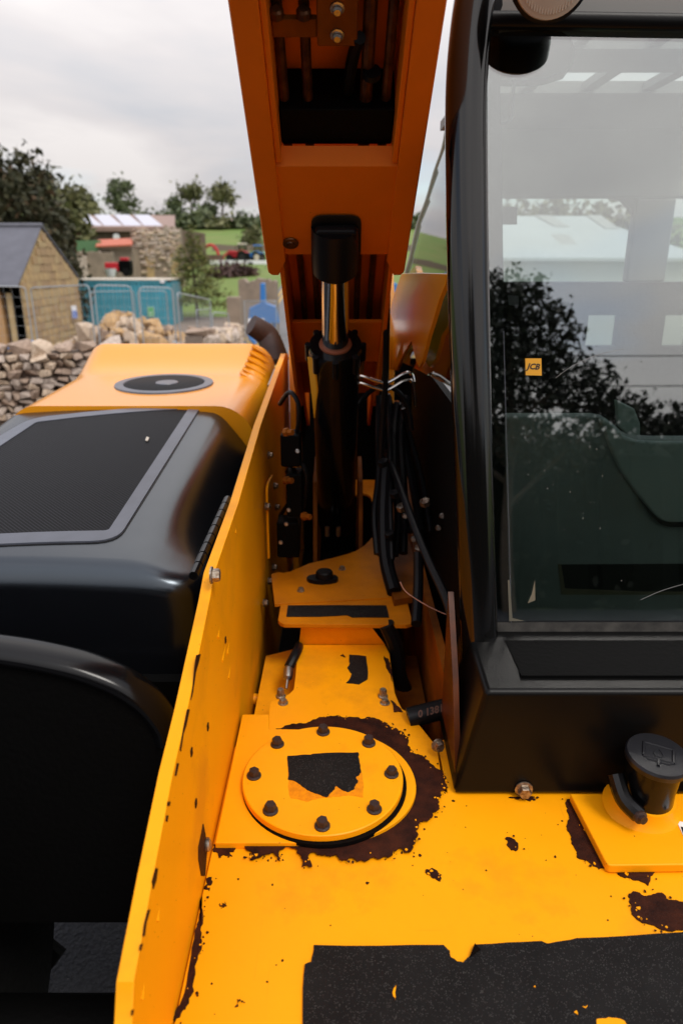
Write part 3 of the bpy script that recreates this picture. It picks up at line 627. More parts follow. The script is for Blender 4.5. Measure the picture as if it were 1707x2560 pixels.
dp([(1540,1000),(1585,1022),(1600,1060),(1600,1095),(1575,1092),(1545,1066)], yd + 0.06, 0.02).build('stalk_cover', M['dash2'], T, bev=0.004)
dust = MB(); rw = random.Random(8)
for k in range(90):
    u, v = rw.gauss(1480, 140), rw.gauss(1180, 170)
    if u < 1270 or v < 700 or v > 1540: continue
    q = W(u, v, 0.0006); r = rw.choice((0.0006, 0.0009, 0.0014)); a0_ = rw.uniform(0, 6)
    ux_ = Vector((1, 0, 0)); dust.prism([q + ux_ * r * rw.uniform(.5, 1.3) * math.cos(a0_ + t_ * 1.047) + WU * r * rw.uniform(.5, 1.8) * math.sin(a0_ + t_ * 1.047) for t_ in range(6)], WN * 0.0004)
tag(dust.build('dust_specks', mat('pale_dust', (0.11, 0.11, 0.10), 0.9), wind), kind='stuff')
MB().tube([W(u, v, 0.001) for u, v in [(1388,945),(1430,915),(1490,888),(1560,872)]], 0.0005, 5, 4).build('scratch', mat('glass_scratch', (0.17, 0.17, 0.165), 0.6), wind)
MB().tube([W(u, v, 0.001) for u, v in [(1600,1500),(1650,1478),(1710,1460),(1800,1440)]], 0.0005, 5, 4).build('scratch', bpy.data.materials['glass_scratch'], wind)
MB().prism(wpoly([(1268,1450),(1273,1450),(1280,1545),(1310,1552),(1272,1553),(1270,1500)], 0.002), WN * 0.001).build('mud_smear', mat('dried_mud_film', (0.10, 0.09, 0.065), 0.9), wind)
# windscreen stickers
st = MB().prism(wpoly([(1312,896),(1352,896),(1353,939),(1313,938)], 0.0012), WN * 0.001).build('sticker', M['sticker'], wind)
def text_mesh(name, s, mat_, M4, parent, ext=0.0):
    cu = bpy.data.curves.new(name, 'FONT'); cu.body = s; cu.align_x = 'CENTER'; cu.align_y = 'CENTER'; cu.size = 1; cu.extrude = ext; cu.shear = 0.25; cu.resolution_u = 2
    cu.offset = 0.035
    t = bpy.data.objects.new('tmp', cu); COL.objects.link(t)
    me = bpy.data.meshes.new_from_object(t.evaluated_get(bpy.context.evaluated_depsgraph_get())); bpy.data.objects.remove(t)
    me.transform(M4); o = link(name, me, mat_, parent, flat=True); return o
ww = W(1332, 917, 0.0026); ux = (W(1352, 919, -0.0068) - W(1312, 917, -0.0068)).normalized(); nz = WN; uy = nz.cross(ux).normalized()
sz = 0.0165
text_mesh('lettering', 'JCB', M['ink'], Matrix(((ux.x*sz, uy.x*sz, nz.x*sz, ww.x), (ux.y*sz, uy.y*sz, nz.y*sz, ww.y), (ux.z*sz, uy.z*sz, nz.z*sz, ww.z), (0, 0, 0, 1))), wind)
for a in [[(1256,517),(1292,517),(1292,561),(1256,561)], [(1268,738),(1296,740),(1296,765),(1272,762)]]:
    MB().prism(wpoly(a, -0.0075), -WN * 0.001).build('sticker', mat('mauve_grey_sticker', (0.16, 0.14, 0.15), 0.6), wind)
MB().prism(wpoly([(1336,1450),(1337,1500),(1318,1508),(1328,1485)], 0.002), WN * 0.001).build('mud_smear', mat('dried_mud', (0.14, 0.12, 0.08), 0.9), wind)
# work lamp above the windscreen
lc = PD(1380, -62, 1.25); ld = (Vector((0, -0.9, -0.35))).normalized()
lamp = MB().lathe(lc + -ld * 0.06, ld, [(0.03, -0.02), (0.062, 0.0), (0.070, 0.03), (0.072, 0.056), (0.066, 0.060)], 40).build('work_lamp', M['hose'], T)
MB().lathe(lc, ld, [(0.0655, 0.0), (0.064, 0.004), (0.03, 0.010), (0.001, 0.012)], 40).build('lens', M['lens'], lamp)
raised_sliver = MB(); q4 = ld.to_track_quat('Z', 'Y')
for k in range(-11, 12):
    x = k * 0.005; h = math.sqrt(max(0.0, 0.056 ** 2 - x * x))
    if h > 0.01: raised_sliver.cyl(lc + ld * 0.010 + q4 @ Vector((x, -h, -0.004)), lc + ld * 0.010 + q4 @ Vector((x, h, -0.004)), 0.0016, seg=6)
tag(raised_sliver.build('lens_rib', M['lens'], lamp), kind='stuff')
MB().tube([W(1225, 40, 0.0), W(1250, -30, 0.0), W(1215, -120, 0.02)], 0.018, 8, 3).build('lamp_bracket', M['hose'], T)

# --- filler neck with black cap at right
pc = [PZ(1000 + u / 2.2178, 1600 + v / 2.2178, D + 0.02) for u, v in [(940,850),(1140,1235),(1155,1247),(1180,1250),(1900,1240),(1900,850)]]
fpl = flatpart('filler_plate', pc, M['yellow'], T, 0.018, bev=0.003)
fb = PZ(1612, 2062, D + 0.02) + Vector((0.012, 0.045, 0)); fx = Vector((0.04, -0.10, 1)).normalized()
MB().lathe(fb, fx, [(0.075, 0), (0.068, 0.006), (0.058, 0.02), (0.054, 0.035)], 36).build('filler_dome', M['yellow'], fpl)
neck = MB().lathe(fb, fx, [(0.048, 0.03), (0.049, 0.034), (0.047, 0.06), (0.049, 0.125)], 36)
cl_ = fb + fx * 0.055 + Vector((-0.048, -0.022, 0)); neck.tube([cl_ + Vector((-0.02, 0.02, 0.03)), cl_ + Vector((-0.012, -0.01, 0)), cl_ + Vector((0.012, -0.03, -0.02))], 0.016, 10, 4)
nk = neck.build('filler_neck', M['black'], T)
q = cl_ + Vector((0.008, -0.030, -0.018)); MB().lathe(q, Vector((0.3, -1, 0.1)), [(0.013, 0), (0.013, 0.012), (0.008, 0.014), (0.008, 0.02)], 14).build('clamp_bolt', M['bolt'], nk)
cap = MB().lathe(fb + fx * 0.118, fx, [(0.051, 0), (0.057, 0.004), (0.058, 0.014), (0.055, 0.019), (0.002, 0.020)], 44).build('filler_cap', M['cap'], T)
ct = fb + fx * 0.138; qx = Vector((0.92, -0.38, 0)); qx = (qx - fx * qx.dot(fx)).normalized(); qy = fx.cross(qx)
em = MB()
def seg(a, b, w=0.003): em.cyl(ct + qx * a[0] + qy * a[1], ct + qx * b[0] + qy * b[1], w, seg=6)
rc = [(-0.026, 0.022), (0.026, 0.022), (0.026, -0.016), (-0.026, -0.016)]
for i in range(4): seg(rc[i], rc[(i + 1) % 4])
seg((0, -0.018), (0, -0.034)); seg((-0.02, -0.022), (0.02, -0.022), 0.002)
dr = [(0.0, 0.014), (0.006, 0.004), (0.008, -0.003), (0.004, -0.010), (-0.004, -0.010), (-0.008, -0.003), (-0.006, 0.004)]
for i in range(7): seg(dr[i], dr[(i + 1) % 7], 0.0016)
em.build('embossed_symbol', M['cap'], cap)
lb = dk([(1690,2052),(1740,2060),(1770,2105),(1712,2100)], 0.0215); flatpart('label', lb, M['white'], fpl, 0.0006)
flatpart('print_line', dk([(1700,2066),(1716,2070),(1722,2086),(1706,2083)], 0.0222), M['ink'], fpl, 0.0004)

# --- bonnet
def hz(y): return CZ - 0.60 + 0.10 * (y - 1.5)
def axis_samples(a, b, ra, rb_, n=8, mid=10):
    out = []
    if ra: out += [(a + ra - ra * math.cos(math.pi / 2 * k / n), ra * (1 - math.sin(math.pi / 2 * k / n))) for k in range(n + 1)]
    else: out.append((a, 0.0))
    a2, b2_ = a + ra, b - rb_
    out += [(a2 + (b2_ - a2) * k / mid, 0.0) for k in range(1, mid)]
    if rb_: out += [(b - rb_ + rb_ * math.sin(math.pi / 2 * k / n), rb_ * (1 - math.cos(math.pi / 2 * k / n))) for k in range(n + 1)]
    else: out.append((b, 0.0))
    return out
def shell(x0, x1, y0, y1, top, rx0, rx1, ry0, ry1, zb, mid=14, side=None):
    X = axis_samples(x0, x1, rx0, rx1, mid=mid)
    if side: X = [q for q in X if q[0] < side[0][0] - 0.01] + side
    Y = axis_samples(y0, y1, ry0, ry1, mid=mid); b = MB(); n = len(X)
    vs = []
    for y, dy in Y:
        f = 1.0
        if side: f = min(1.0, max(0.0, (y - y0 - 0.02) / 0.42)); f = 0.22 + 0.78 * f * f * (3 - 2 * f)
        for x, dx in X:
            d_ = dx * (f if side and x >= side[0][0] else 1.0); yy = y
            if side and x > x1 - 0.085 and y < y0 + 0.30:
                q_ = (x - x1 + 0.085); yy = y + (0.085 - math.sqrt(max(0.0, 0.085 ** 2 - q_ * q_))) * (1 - (y - y0) / 0.30) * 0.9
            vs.append((x, yy, top(x, y) - max(d_, dy, math.hypot(d_, dy) if d_ and dy else 0)))
    fs = [(j*n+i, j*n+i+1, (j+1)*n+i+1, (j+1)*n+i) for j in range(len(Y)-1) for i in range(n-1)]
    ring = [(0, i) for i in range(n)] + [(j, n-1) for j in range(1, len(Y))] + [(len(Y)-1, i) for i in range(n-2, -1, -1)] + [(j, 0) for j in range(len(Y)-2, 0, -1)]
    base = len(vs)
    for j, i in ring: v = vs[j*n+i]; vs.append((v[0], v[1], zb))
    m = len(ring)
    for k in range(m):
        a_, b_ = ring[k], ring[(k+1) % m]; fs.append((b_[0]*n+b_[1], a_[0]*n+a_[1], base+k, base+(k+1) % m))
    b.add(vs, fs); return b
HX1, HX0, HY0, HY1 = -0.292, -1.20, 1.375, 2.47
SIDE = [(-0.47, 0.0), (-0.445, 0.002), (-0.43, 0.007), (-0.415, 0.016), (-0.40, 0.030), (-0.375, 0.060), (-0.345, 0.098), (-0.318, 0.135), (-0.302, 0.165), (-0.294, 0.20), (-0.292, 0.24)]
bonnet = shell(HX0, HX1, HY0, HY1, lambda x, y: hz(y) - 0.02 * ((x + 0.75) / 0.45) ** 2, 0.10, 0.15, 0.055, 0.0, CZ - 0.98, side=SIDE).build('bonnet', M['hood'], T, ang=60)
def onhood(pts, dz): return [Vector((p.x, p.y, hz(p.y) - 0.02 * ((p.x + 0.75) / 0.45) ** 2 + dz)) for p in pts]
def hp(px, py):
    z = CZ - 0.55
    for _ in range(6): p = PZ(px, py, z); z = hz(p.y) - 0.02 * ((p.x + 0.75) / 0.45) ** 2
    return p
def rounded(poly, r, n=6):
    out = []
    for i, p in enumerate(poly):
        a, b = poly[i - 1], poly[(i + 1) % len(poly)]; d0 = (a - p); d1 = (b - p); k = min(r, d0.length * .45, d1.length * .45)
        s0, s1 = p + d0.normalized() * k, p + d1.normalized() * k
        for j in range(n + 1):
            t = j / n; out.append(s0 * (1 - t) ** 2 + p * 2 * t * (1 - t) + s1 * t * t)
    return out
oc = rounded([hp(505,1012), hp(293,1357), hp(-130,1372), hp(-150,1180), hp(78,1049)], 0.06)
ic = rounded([hp(472,1022), hp(272,1331), hp(-100,1345), hp(-120,1200), hp(92,1058)], 0.012)
def densify(poly, m=6):
    return [poly[i].lerp(poly[(i + 1) % len(poly)], k / m) for i in range(len(poly)) for k in range(m)]
def ringmesh(o_, i_, dz0, dz1):
    b = MB(); n = len(o_); ot = onhood(o_, dz1); it = onhood(i_, dz1); ob = onhood(o_, dz0); ib = onhood(i_, dz0)
    b.add(ot + it + ob + ib, [f for k in range(n) for f in ((k, (k+1) % n, n+(k+1) % n, n+k), (2*n+k, 2*n+(k+1) % n, (k+1) % n, k), (n+k, n+(k+1) % n, 3*n+(k+1) % n, 3*n+k))]); return b
oc2, ic2 = densify(oc, 4), densify(ic, 4)
ocg = [p + (p - Vector((-0.75, 1.9, p.z))).normalized() * 0.004 for p in oc2]
ringmesh(ocg, oc2, -0.001, 0.0012).build('grille_groove', M['ink'], bonnet)
ringmesh(oc2, ic2, 0.0, 0.005).build('grille_frame', M['frame'], bonnet, ang=50)
g = MB(); cc_ = Vector((sum(p.x for p in ic2) / len(ic2), sum(p.y for p in ic2) / len(ic2), 0)); rings = []
for k in range(1, 7): rings += onhood([cc_.lerp(Vector((p.x, p.y, 0)), k / 6) for p in ic2], 0.0025)
n = len(ic2); vs = onhood([cc_], 0.0025) + rings
fs = [(0, 1 + i, 1 + (i + 1) % n) for i in range(n)] + [(1+k*n+i, 1+(k+1)*n+i, 1+(k+1)*n+(i+1) % n, 1+k*n+(i+1) % n) for k in range(5) for i in range(n)]
g.add(vs, fs).build('grille_mesh', M['perf'], bonnet, ang=60)
lf = onhood([hp(368, 1097), hp(374, 1100), hp(370, 1108), hp(364, 1106)], 0.006); MB().prism(lf, (0, 0, 0.002)).build('leaf_bit', M['cream'], bonnet)
# yellow rear hood: flat top sweeping up to a lip
def rz_(x, y):
    z = hz(2.47) + 0.012 + 0.03 * (y - 2.47)
    if y > 3.02: t = (y - 3.02) / 0.30; z += 0.082 * t * t * (1.6 - 0.6 * t)
    return z
rear_h = shell(-1.16, -0.305, 2.474, 3.36, rz_, 0.10, 0.13, 0.0, 0.03, CZ - 0.9, mid=22).build('rear_hood', M['yellow_clean'], T, ang=60)
vc = PZ(412, 964, CZ - 0.485); vz = rz_(vc.x, vc.y)
v1 = MB().lathe((vc.x, vc.y, vz), (0, -0.03, 1), [(0.192, 0.0), (0.190, 0.006), (0.158, 0.007), (0.157, 0.004)], 64).build('round_vent', M['frame'], rear_h)
MB().lathe((vc.x, vc.y, vz + 0.0035), (0, -0.03, 1), [(0.157, 0), (0.150, 0.003)], 48).build('vent_mesh', M['perf'], v1)
MB().lathe((vc.x + 0.01, vc.y, vz + 0.006), (0, -0.03, 1), [(0.045, 0), (0.043, 0.003)], 32).build('vent_cap', M['frame'], v1)
# triangular teeth added to imitate a zigzag reflection on the lip's right end
for k in range(6):
    y = 3.05 + k * 0.05; x = -0.39 + 0.005 * k; z = rz_(0, y) - 0.017
    MB().prism([(x - 0.035, y - 0.02, z + 0.022), (x + 0.05, y, z - 0.03), (x - 0.035, y + 0.022, z + 0.026)], (0, 0, 0.007)).build('reflection_tooth', M['yellow_clean'], rear_h)
for k in range(7):
    x = -1.02 + k * 0.05; y = 3.20 - 0.04 * abs(k - 6); 
# hinge strip between bonnet and side plate
hg = MB(); ha, hb = PX(484, 1440, -0.285), PX(570, 1246, -0.285)
MB().cyl(ha, hb, 0.008, seg=10).build('hinge', M['hose'], bonnet)
for k in range(9):
    a = ha.lerp(hb, k / 9); b = ha.lerp(hb, (k + 0.88) / 9); MB().cyl(a, b, 0.0095, seg=10).build('hinge_knuckle', M['black'], bonnet)
MB().prism([Vector((-0.2635, y, z)) for y, z in [(1.38, CZ - 0.64), (2.4, CZ - 0.52), (3.3, CZ - 0.46), (3.3, CZ - 0.9), (1.38, CZ - 0.9)]], (-0.024, 0, 0)).build('hood_seal', M['matte'], T)
MB().cyl(PX(672, 965, -0.275), PX(688, 925, -0.275), 0.006, seg=8).build('hinge_pin', M['steel'], T)
# exhaust elbow behind the hood
MB().tube([PD(692,905,3.45), PD(682,872,3.45), PD(668,840,3.45), PD(645,822,3.42), PD(628,812,3.40)], [0.062, 0.048], 14, 4).build('exhaust_pipe', mat('sooty_steel', (0.035, 0.02, 0.018), 0.6, col2=(0.06, 0.03, 0.025), vscale=30), T)
# front face below bonnet, mudguard, wheel, axle, side pod
MB().b2((-1.25, 1.47, 0.50), (-0.268, 1.52, CZ - 0.90)).build('engine_bay_panel', M['matte'], T)
MB().b2((-1.25, 1.52, 0.46), (-0.30, 2.3, 0.50)).build('engine_bay_floor', M['matte'], T)
mg = MB(); arcp = [PY(u, v, 1.14) for u, v in [(-700,1590),(-350,1570),(-100,1572),(60,1592),(200,1622),(300,1662),(370,1712),(408,1765),(414,1800)]]
pts = []
for i in range(len(arcp) - 1):
    for k in range(6): pts.append(arcp[i].lerp(arcp[i + 1], k / 6))
pts.append(arcp[-1])
for _ in range(6): pts = [pts[0]] + [(pts[i-1] + pts[i] * 2 + pts[i+1]) / 4 for i in range(1, len(pts) - 1)] + [pts[-1]]
pts = [p + Vector((0.0, 0, -0.034)) for p in pts]
MB().tube(pts, 0.03, 16, flat=(0.022, 0.040, (0, 0, 1), 0.9)).build('mudguard', M['black'], T, ang=80)
lip = [p + Vector((0, -0.03, -0.012)) for p in pts]
MB().prism(lip + [Vector((lip[-1].x, lip[-1].y, 0.81)), Vector((lip[0].x, lip[0].y, 0.81))], (0, 0.05, 0)).build('mudguard_skirt', M['matte'], T)
MB().b2((-1.25, 1.30, 0.62), (-0.30, 1.33, 1.26)).build('mudguard_liner', M['matte'], T)
wc = Vector((-0.975, 0.99, 0.62)); wheel = MB().lathe(wc - Vector((0.2, 0, 0)), (1, 0, 0), [(0.30, 0.03), (0.52, 0.0), (0.56, 0.03), (0.575, 0.2), (0.56, 0.37), (0.52, 0.40), (0.30, 0.37)], 48).build('wheel', M['rubber'], T)
lug = MB(); 
for k in range(26):
    a = 2 * math.pi * k / 26
    for sgn in (-1, 1):
        aa = a + (0.06 if sgn > 0 else -0.06)
        Mx = Matrix.Rotation(aa, 3, 'X') @ Matrix.Rotation(sgn * R(35), 3, 'Z')
        lug.box(wc + Matrix.Rotation(aa, 3, 'X') @ Vector((sgn * 0.10, 0, 0.59)), (0.22, 0.05, 0.045), Mx)
lug.build('tread', M['rubber'], wheel)
MB().lathe(wc + Vector((0.10, 0, 0)), (1, 0, 0), [(0.31, 0.0), (0.30, 0.06), (0.26, 0.02), (0.12, 0.02), (0.10, 0.08)], 32).build('rim', M['matte'], wheel)
MB().cyl((-0.75, 0.985, 0.61), (0.9, 0.985, 0.61), 0.10, seg=20).build('axle', M['matte'], T)

# --- boom
th = R(35.6); BU = Vector((0, -math.cos(th), math.sin(th))); BN = Vector((0, -math.sin(th), -math.cos(th)))
B0 = Vector((-0.014, 1.98, CZ - 0.04)); XA = Vector((1, 0, 0))
def Bp(x, s, n): return B0 + XA * (x + 0.010 * max(0, s)) + BU * s + BN * n
def bbox(b, x0, x1, s0, s1, n0, n1):
    b.add([Bp(x, s, n) for x in (x0, x1) for s in (s0, s1) for n in (n0, n1)], [(0,1,3,2),(4,6,7,5),(0,4,5,1),(2,3,7,6),(0,2,6,4),(1,5,7,3)]); return b
boom = MB()
for sg_ in (-1, 1):
    boom.prism([Bp(sg_ * 0.178, s, n) for s, n in [(0.0, 0.0), (-0.015, -0.03), (0.06, -0.30), (1.9, -0.36), (1.9, 0.0)]], XA * (-sg_ * 0.012))
    pr = [(sg_ * 0.1765, 0.0), (sg_ * 0.168, -0.012), (sg_ * 0.150, -0.012), (sg_ * 0.128, 0.05), (sg_ * 0.128, 1.9), (sg_ * 0.1765, 1.9)]
    boom.prism([Bp(x, s, 0.003) for x, s in pr], BN * -0.014)
    bbox(boom, sg_ * 0.128, sg_ * 0.116, 0.38, 1.9, -0.002, -0.15)
bbox(boom, -0.165, 0.165, 0.38, 1.9, -0.152, -0.17)
bbox(boom, -0.165, 0.165, 0.02, 1.9, -0.34, -0.36)
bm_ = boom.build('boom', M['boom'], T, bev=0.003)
# belly plate with the ram slot
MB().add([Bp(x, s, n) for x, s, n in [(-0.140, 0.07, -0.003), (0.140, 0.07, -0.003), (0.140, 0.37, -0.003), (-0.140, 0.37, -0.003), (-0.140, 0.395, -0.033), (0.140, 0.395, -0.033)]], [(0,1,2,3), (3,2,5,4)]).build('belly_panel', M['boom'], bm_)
slot = rounded([Bp(x, s, 0.003) for x, s in [(-0.062, 0.06), (0.062, 0.06), (0.058, 0.222), (-0.058, 0.222)]], 0.03)
MB().prism(slot, BN * -0.002).build('ram_slot', M['ink'], bm_)
MB().prism([Bp(x, s, n) for x, s, n in [(-0.05, 0.09, 0.004), (0.05, 0.09, 0.004), (0.05, 0.2, 0.004), (-0.05, 0.2, 0.004)]], BN * 0.03).build('ram_lug', M['hose'], bm_, bev=0.012, seg=3)
MB().lathe(Bp(-0.112, 0.118, 0.0), BN, [(0.020, 0), (0.019, 0.003), (0.011, 0.004), (0.010, 0.007)], 20).build('plug', M['pipe'], bm_)
for x, r_ in ((-0.125 + 0.02, 0.010), (-0.058, 0.010), (0.058, 0.013), (0.098, 0.010)):
    MB().tube([Bp(x * (1 if s > .3 else 1), s, -0.075) for s in (0.34, 0.6, 1.0, 1.5, 1.85)], r_, 10).build('hydraulic_pipe', M['pipe'], bm_)
MB().tube([Bp(0.04, 0.63, -0.05), Bp(0.028, 0.55, -0.08), Bp(0.012, 0.36, -0.10)], 0.012, 8, 3).build('hose', M['hose'], bm_)
MB().tube([Bp(0.066, 0.54, -0.060), Bp(0.066, 0.552, -0.060)], 0.018, 12).build('pipe_clip', M['hose'], bm_)
shade_block = MB(); bbox(shade_block, -0.1155, 0.1155, 0.384, 0.475, -0.046, -0.1515); shade_block.build('recess_shade_block', M['matte'], bm_, bev=0.004)  # black block added where the boom recess falls into shade
bb = MB(); bbox(bb, -0.036, 0.036, 0.615, 1.2, -0.045, -0.10); brk = bb.build('pipe_bracket', M['dirty_shaded'], bm_, bev=0.004)
for s in (0.64, 0.69, 0.725):
    MB().lathe(Bp(0.0, s, -0.045), BN, [(0.0125, 0), (0.0125, 0.003), (0.009, 0.004), (0.009, 0.009), (0.006, 0.012)], 12).build('bolt', M['steel'], brk)
for x0, x1, s0, s1 in ((-0.115, -0.036, 0.625, 0.66), (0.038, 0.115, 0.70, 0.78)):
    b_ = MB(); bbox(b_, x0, x1, s0, s1, -0.055, -0.068); b_.build('pipe_strap', M['dirty_shaded'], bm_, bev=0.002)
for x in (-0.105, -0.058):
    MB().lathe(Bp(x, 0.668, -0.052), BU, [(0.013, 0), (0.013, 0.012), (0.009, 0.016)], 8).build('pipe_nut', M['pipe'], bm_)
# narrower tail of the boom running back to its pivot
tail = MB()
for sg_ in (-1, 1):
    tail.prism([Bp(sg_ * 0.148, s, n) for s, n in [(0.07, -0.012), (-0.30, 0.015), (-0.62, 0.03), (-0.95, -0.05), (-1.02, -0.16), (-1.5, -0.20), (-1.5, -0.38), (0.07, -0.30)]], XA * (-sg_ * 0.012))
bbox(tail, -0.136, 0.136, -1.0, 0.07, -0.13, -0.142); bbox(tail, -0.136, 0.136, -1.0, 0.07, -0.26, -0.275)
bbox(tail, -0.136, 0.136, -0.55, -0.30, -0.03, -0.042)
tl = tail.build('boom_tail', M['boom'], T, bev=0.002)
for x in (-0.10, -0.06, 0.06, 0.10): MB().tube([Bp(x, 0.06, -0.09), Bp(x, -0.5, -0.09)], 0.009, 8).build('hydraulic_pipe', M['pipe'], tl)

# --- lift ram
ra, rbm = Vector((-0.018, 2.50, CZ - 0.95)), Vector((-0.016, 1.865, CZ + 0.02)); rd = (rbm - ra).normalized(); LL = (rbm - ra).length
def rp(k): return ra + rd * k
kg = LL * 0.742
ram = MB().lathe(ra, rd, [(0.064, 0.02), (0.066, 0.03), (0.068, kg - 0.06), (0.074, kg - 0.058), (0.076, kg - 0.012), (0.072, kg), (0.046, kg), (0.044, kg - 0.01)], 32)
ram.build('lift_ram', M['black'], T)
MB().lathe(rp(kg - 0.002), rd, [(0.046, 0), (0.044, 0.006), (0.038, 0.007)], 32).build('wiper_seal', mat('rusty_ring', (0.22, 0.06, 0.025), 0.5), T)
MB().cyl(rp(kg - 0.05), rp(LL + 0.02), 0.0365, seg=32).build('ram_rod', M['chrome'], T)
MB().lathe(rp(LL - 0.075), rd, [(0.045, 0), (0.056, 0.01), (0.058, 0.06), (0.056, 0.13)], 28).build('rod_eye', M['hose'], T)
MB().prism([rp(kg - 0.16) + Vector((-0.05, -0.055, 0)), rp(kg - 0.04) + Vector((-0.055, -0.055, 0)), rp(kg - 0.04) + Vector((-0.074, -0.03, 0)), rp(kg - 0.28) + Vector((-0.062, -0.03, 0))], (-0.004, 0.0, 0)).build('ram_label', M['sticker'], T)
gq = rd.to_track_quat('Z', 'Y')
for k in range(8):
    a = k * math.pi / 4; o_ = gq @ Vector((0.076 * math.cos(a), 0.076 * math.sin(a), 0)); MB().cyl(rp(kg - 0.055) + o_, rp(kg) + o_, 0.009, seg=8).build('gland_lug', M['hose'], T)
blk = MB(); q = PZ(838, 1300, zc + 0.06); blk.box(q + Vector((0, 0.02, 0.02)), (0.09, 0.03, 0.045)); blk.build('valve_block', M['steel'], T, bev=0.002)
for u in (818, 846):
    a = PZ(u, 1340, zc + 0.02); MB().cyl(a, a + Vector((0, 0, 0.035)), 0.008, seg=8).build('fitting', M['steel'], T)
# towers, hoses and clutter in the boom well
for x0, x1 in ((-0.10, -0.085), (0.06, 0.075)):
    MB().prism([Vector((x0, y, z)) for y, z in [(2.3, D - 0.1), (2.42, D + 0.28), (2.62, D + 0.32), (2.8, D - 0.1)]], (x1 - x0, 0, 0)).build('ram_bracket', M['dirty_shaded'], T, bev=0.002)
MB().prism([PZ(u, v, zc + 0.02) for u, v in [(935,1330),(1000,1200),(1060,1200),(1040,1490),(985,1500)]], (0, 0, -0.02)).build('floor_rib', M['dirty_shaded'], T)
MB().tube([PY(u, v, yy) for u, v, yy in [(965,1130,2.3),(990,1190,2.1),(1030,1300,1.85),(1070,1400,1.65),(1112,1490,1.5),(1130,1545,1.42)]], 0.011, 10, 4).build('hose', M['hose'], T)
MB().tube([PY(u, v, yy) for u, v, yy in [(965,1170,2.2),(960,1290,2.1),(965,1400,2.0),(985,1480,1.9)]], 0.022, 10, 4).build('hose', M['hose'], T)
MB().tube([PY(u, v, yy) for u, v, yy in [(1045,1380,1.75),(1045,1470,1.7),(1040,1560,1.6)]], 0.014, 10, 4).build('hose', M['hose'], T)
MB().tube([PY(u, v, 1.75) for u, v in [(965,1560),(990,1620),(1000,1700),(1050,1790)]], 0.022, 10, 4).build('hose', M['hose'], T)
ph = MB(); pa, pb = PZ(1020, 1795, D + 0.01), PZ(1125, 1768, D + 0.03); ph.cyl(pa, pb, 0.024, seg=16)
pho = ph.build('printed_hose', M['hose'], T)
MB().tube([PY(u, v, 1.6) for u, v in [(1000,1455),(1015,1480),(1060,1510),(1100,1530),(1130,1541)]], 0.0014, 5, 4).build('wire', mat('pinkish_wire', (0.5, 0.28, 0.22), 0.5), T)
MB().tube([PY(u, v, 2.25) for u, v in [(893,1060),(900,1010),(930,975),(965,965),(1000,985),(1022,1030),(1028,1075)]], 0.008, 8, 4).build('hose', M['hose'], T)
for v in (940, 958):
    MB().tube([PY(u, w, 2.2) for u, w in [(880, v + 40), (893, v + 4), (905, v), (940, v + 12), (965, v + 17), (985, v + 8), (1010, v - 6), (1030, v - 2), (1038, v + 60)]], 0.0055, 8, 4).build('steel_pipe', M['chrome'], T)
MB().tube([PY(u, v, 2.2) for u, v in [(968,700),(966,820),(963,960),(955,1080),(950,1160)]], 0.010, 8, 3).build('hose', M['hose'], T)
MB().tube([PY(u, v, 2.25) for u, v in [(905,860),(903,905),(900,950)]], 0.010, 8, 2).build('hose_end', M['dirty_shaded'], T)
for x_ in (-0.215, 0.192):
    MB().prism([Vector((x_, y, z)) for y, z in [(2.93, 0.7), (2.98, CZ - 0.42), (3.06, CZ - 0.16), (3.18, CZ - 0.06), (3.5, CZ - 0.03), (3.85, CZ - 0.12), (3.98, CZ - 0.40), (4.0, 0.7)]], (0.025, 0, 0)).build('pivot_tower', M['yellow_clean'], T, bev=0.003)
MB().cyl((-0.19, 3.55, CZ - 0.35), (0.19, 3.55, CZ - 0.35), 0.06, seg=20).build('pivot_pin', M['steel'], T)
rc_ = random.Random(15)
for k in range(9):
    u0 = 872 + 17 * k; yy = 2.35 + 0.05 * (k % 3)
    MB().tube([PY(u0 + rc_.uniform(-8, 8), v + rc_.uniform(-10, 10), yy - 0.09 * i_) for i_, (v, u_) in enumerate([(1000, 0), (1090, 0), (1190, 0), (1290, 0), (1390, 0)])][:4 if k < 2 else 5] if k > 3 else
              [PY(u0 + 90 + rc_.uniform(-8, 8), 985 + 12 * k, yy), PY(u0 + 100, 1085, yy), PY(u0 + 108 + 8 * k, 1200, yy - .1), PY(u0 + 130 + 8 * k, 1330, yy - .25)], 0.008 + 0.003 * (k % 3), 8, 4).build('hose', M['hose'], T)
for u, v in ((955,1150),(985,1228),(1002,1262),(1048,1366),(972,1330),(1060,1250)):
    MB().lathe(PY(u, v, 2.02), (0.3, 0.3, -1), [(0.010, 0), (0.016, 0.002), (0.016, 0.018), (0.010, 0.020)], 6).build('hose_fitting', M['zinc'] if u > 1000 else M['hose'], T)
for k, (u, v) in enumerate(((700, 1010), (718, 1180), (700, 1290))):
    MB().tube([PY(u, v, 2.25), PY(u + 25, v - 30, 2.15), PY(u + 48, v + 10, 2.12), PY(u + 40, v + 90, 2.15)], 0.007, 8, 4).build('hose', M['hose'], T)
def gapd(u): return min(2.85, 0.222 * F / (u - 853.5))
MB().prism([PD(u, v, gapd(u)) for u, v in [(973,781),(985,735),(1003,684),(1050,682),(1116,684),(1112,710),(1096,750),(1082,800),(1069,842),(1055,900),(1047,919),(1040,905),(1027,853),(1018,868),(1010,880),(1000,905),(991,927),(973,925)]], (0.012, 0.004, 0)).build('yellow_gap_sheet', M['yellow_clean'], T, bev=0.002)  # opaque yellow sheet with a notched lower edge, just outside the side window
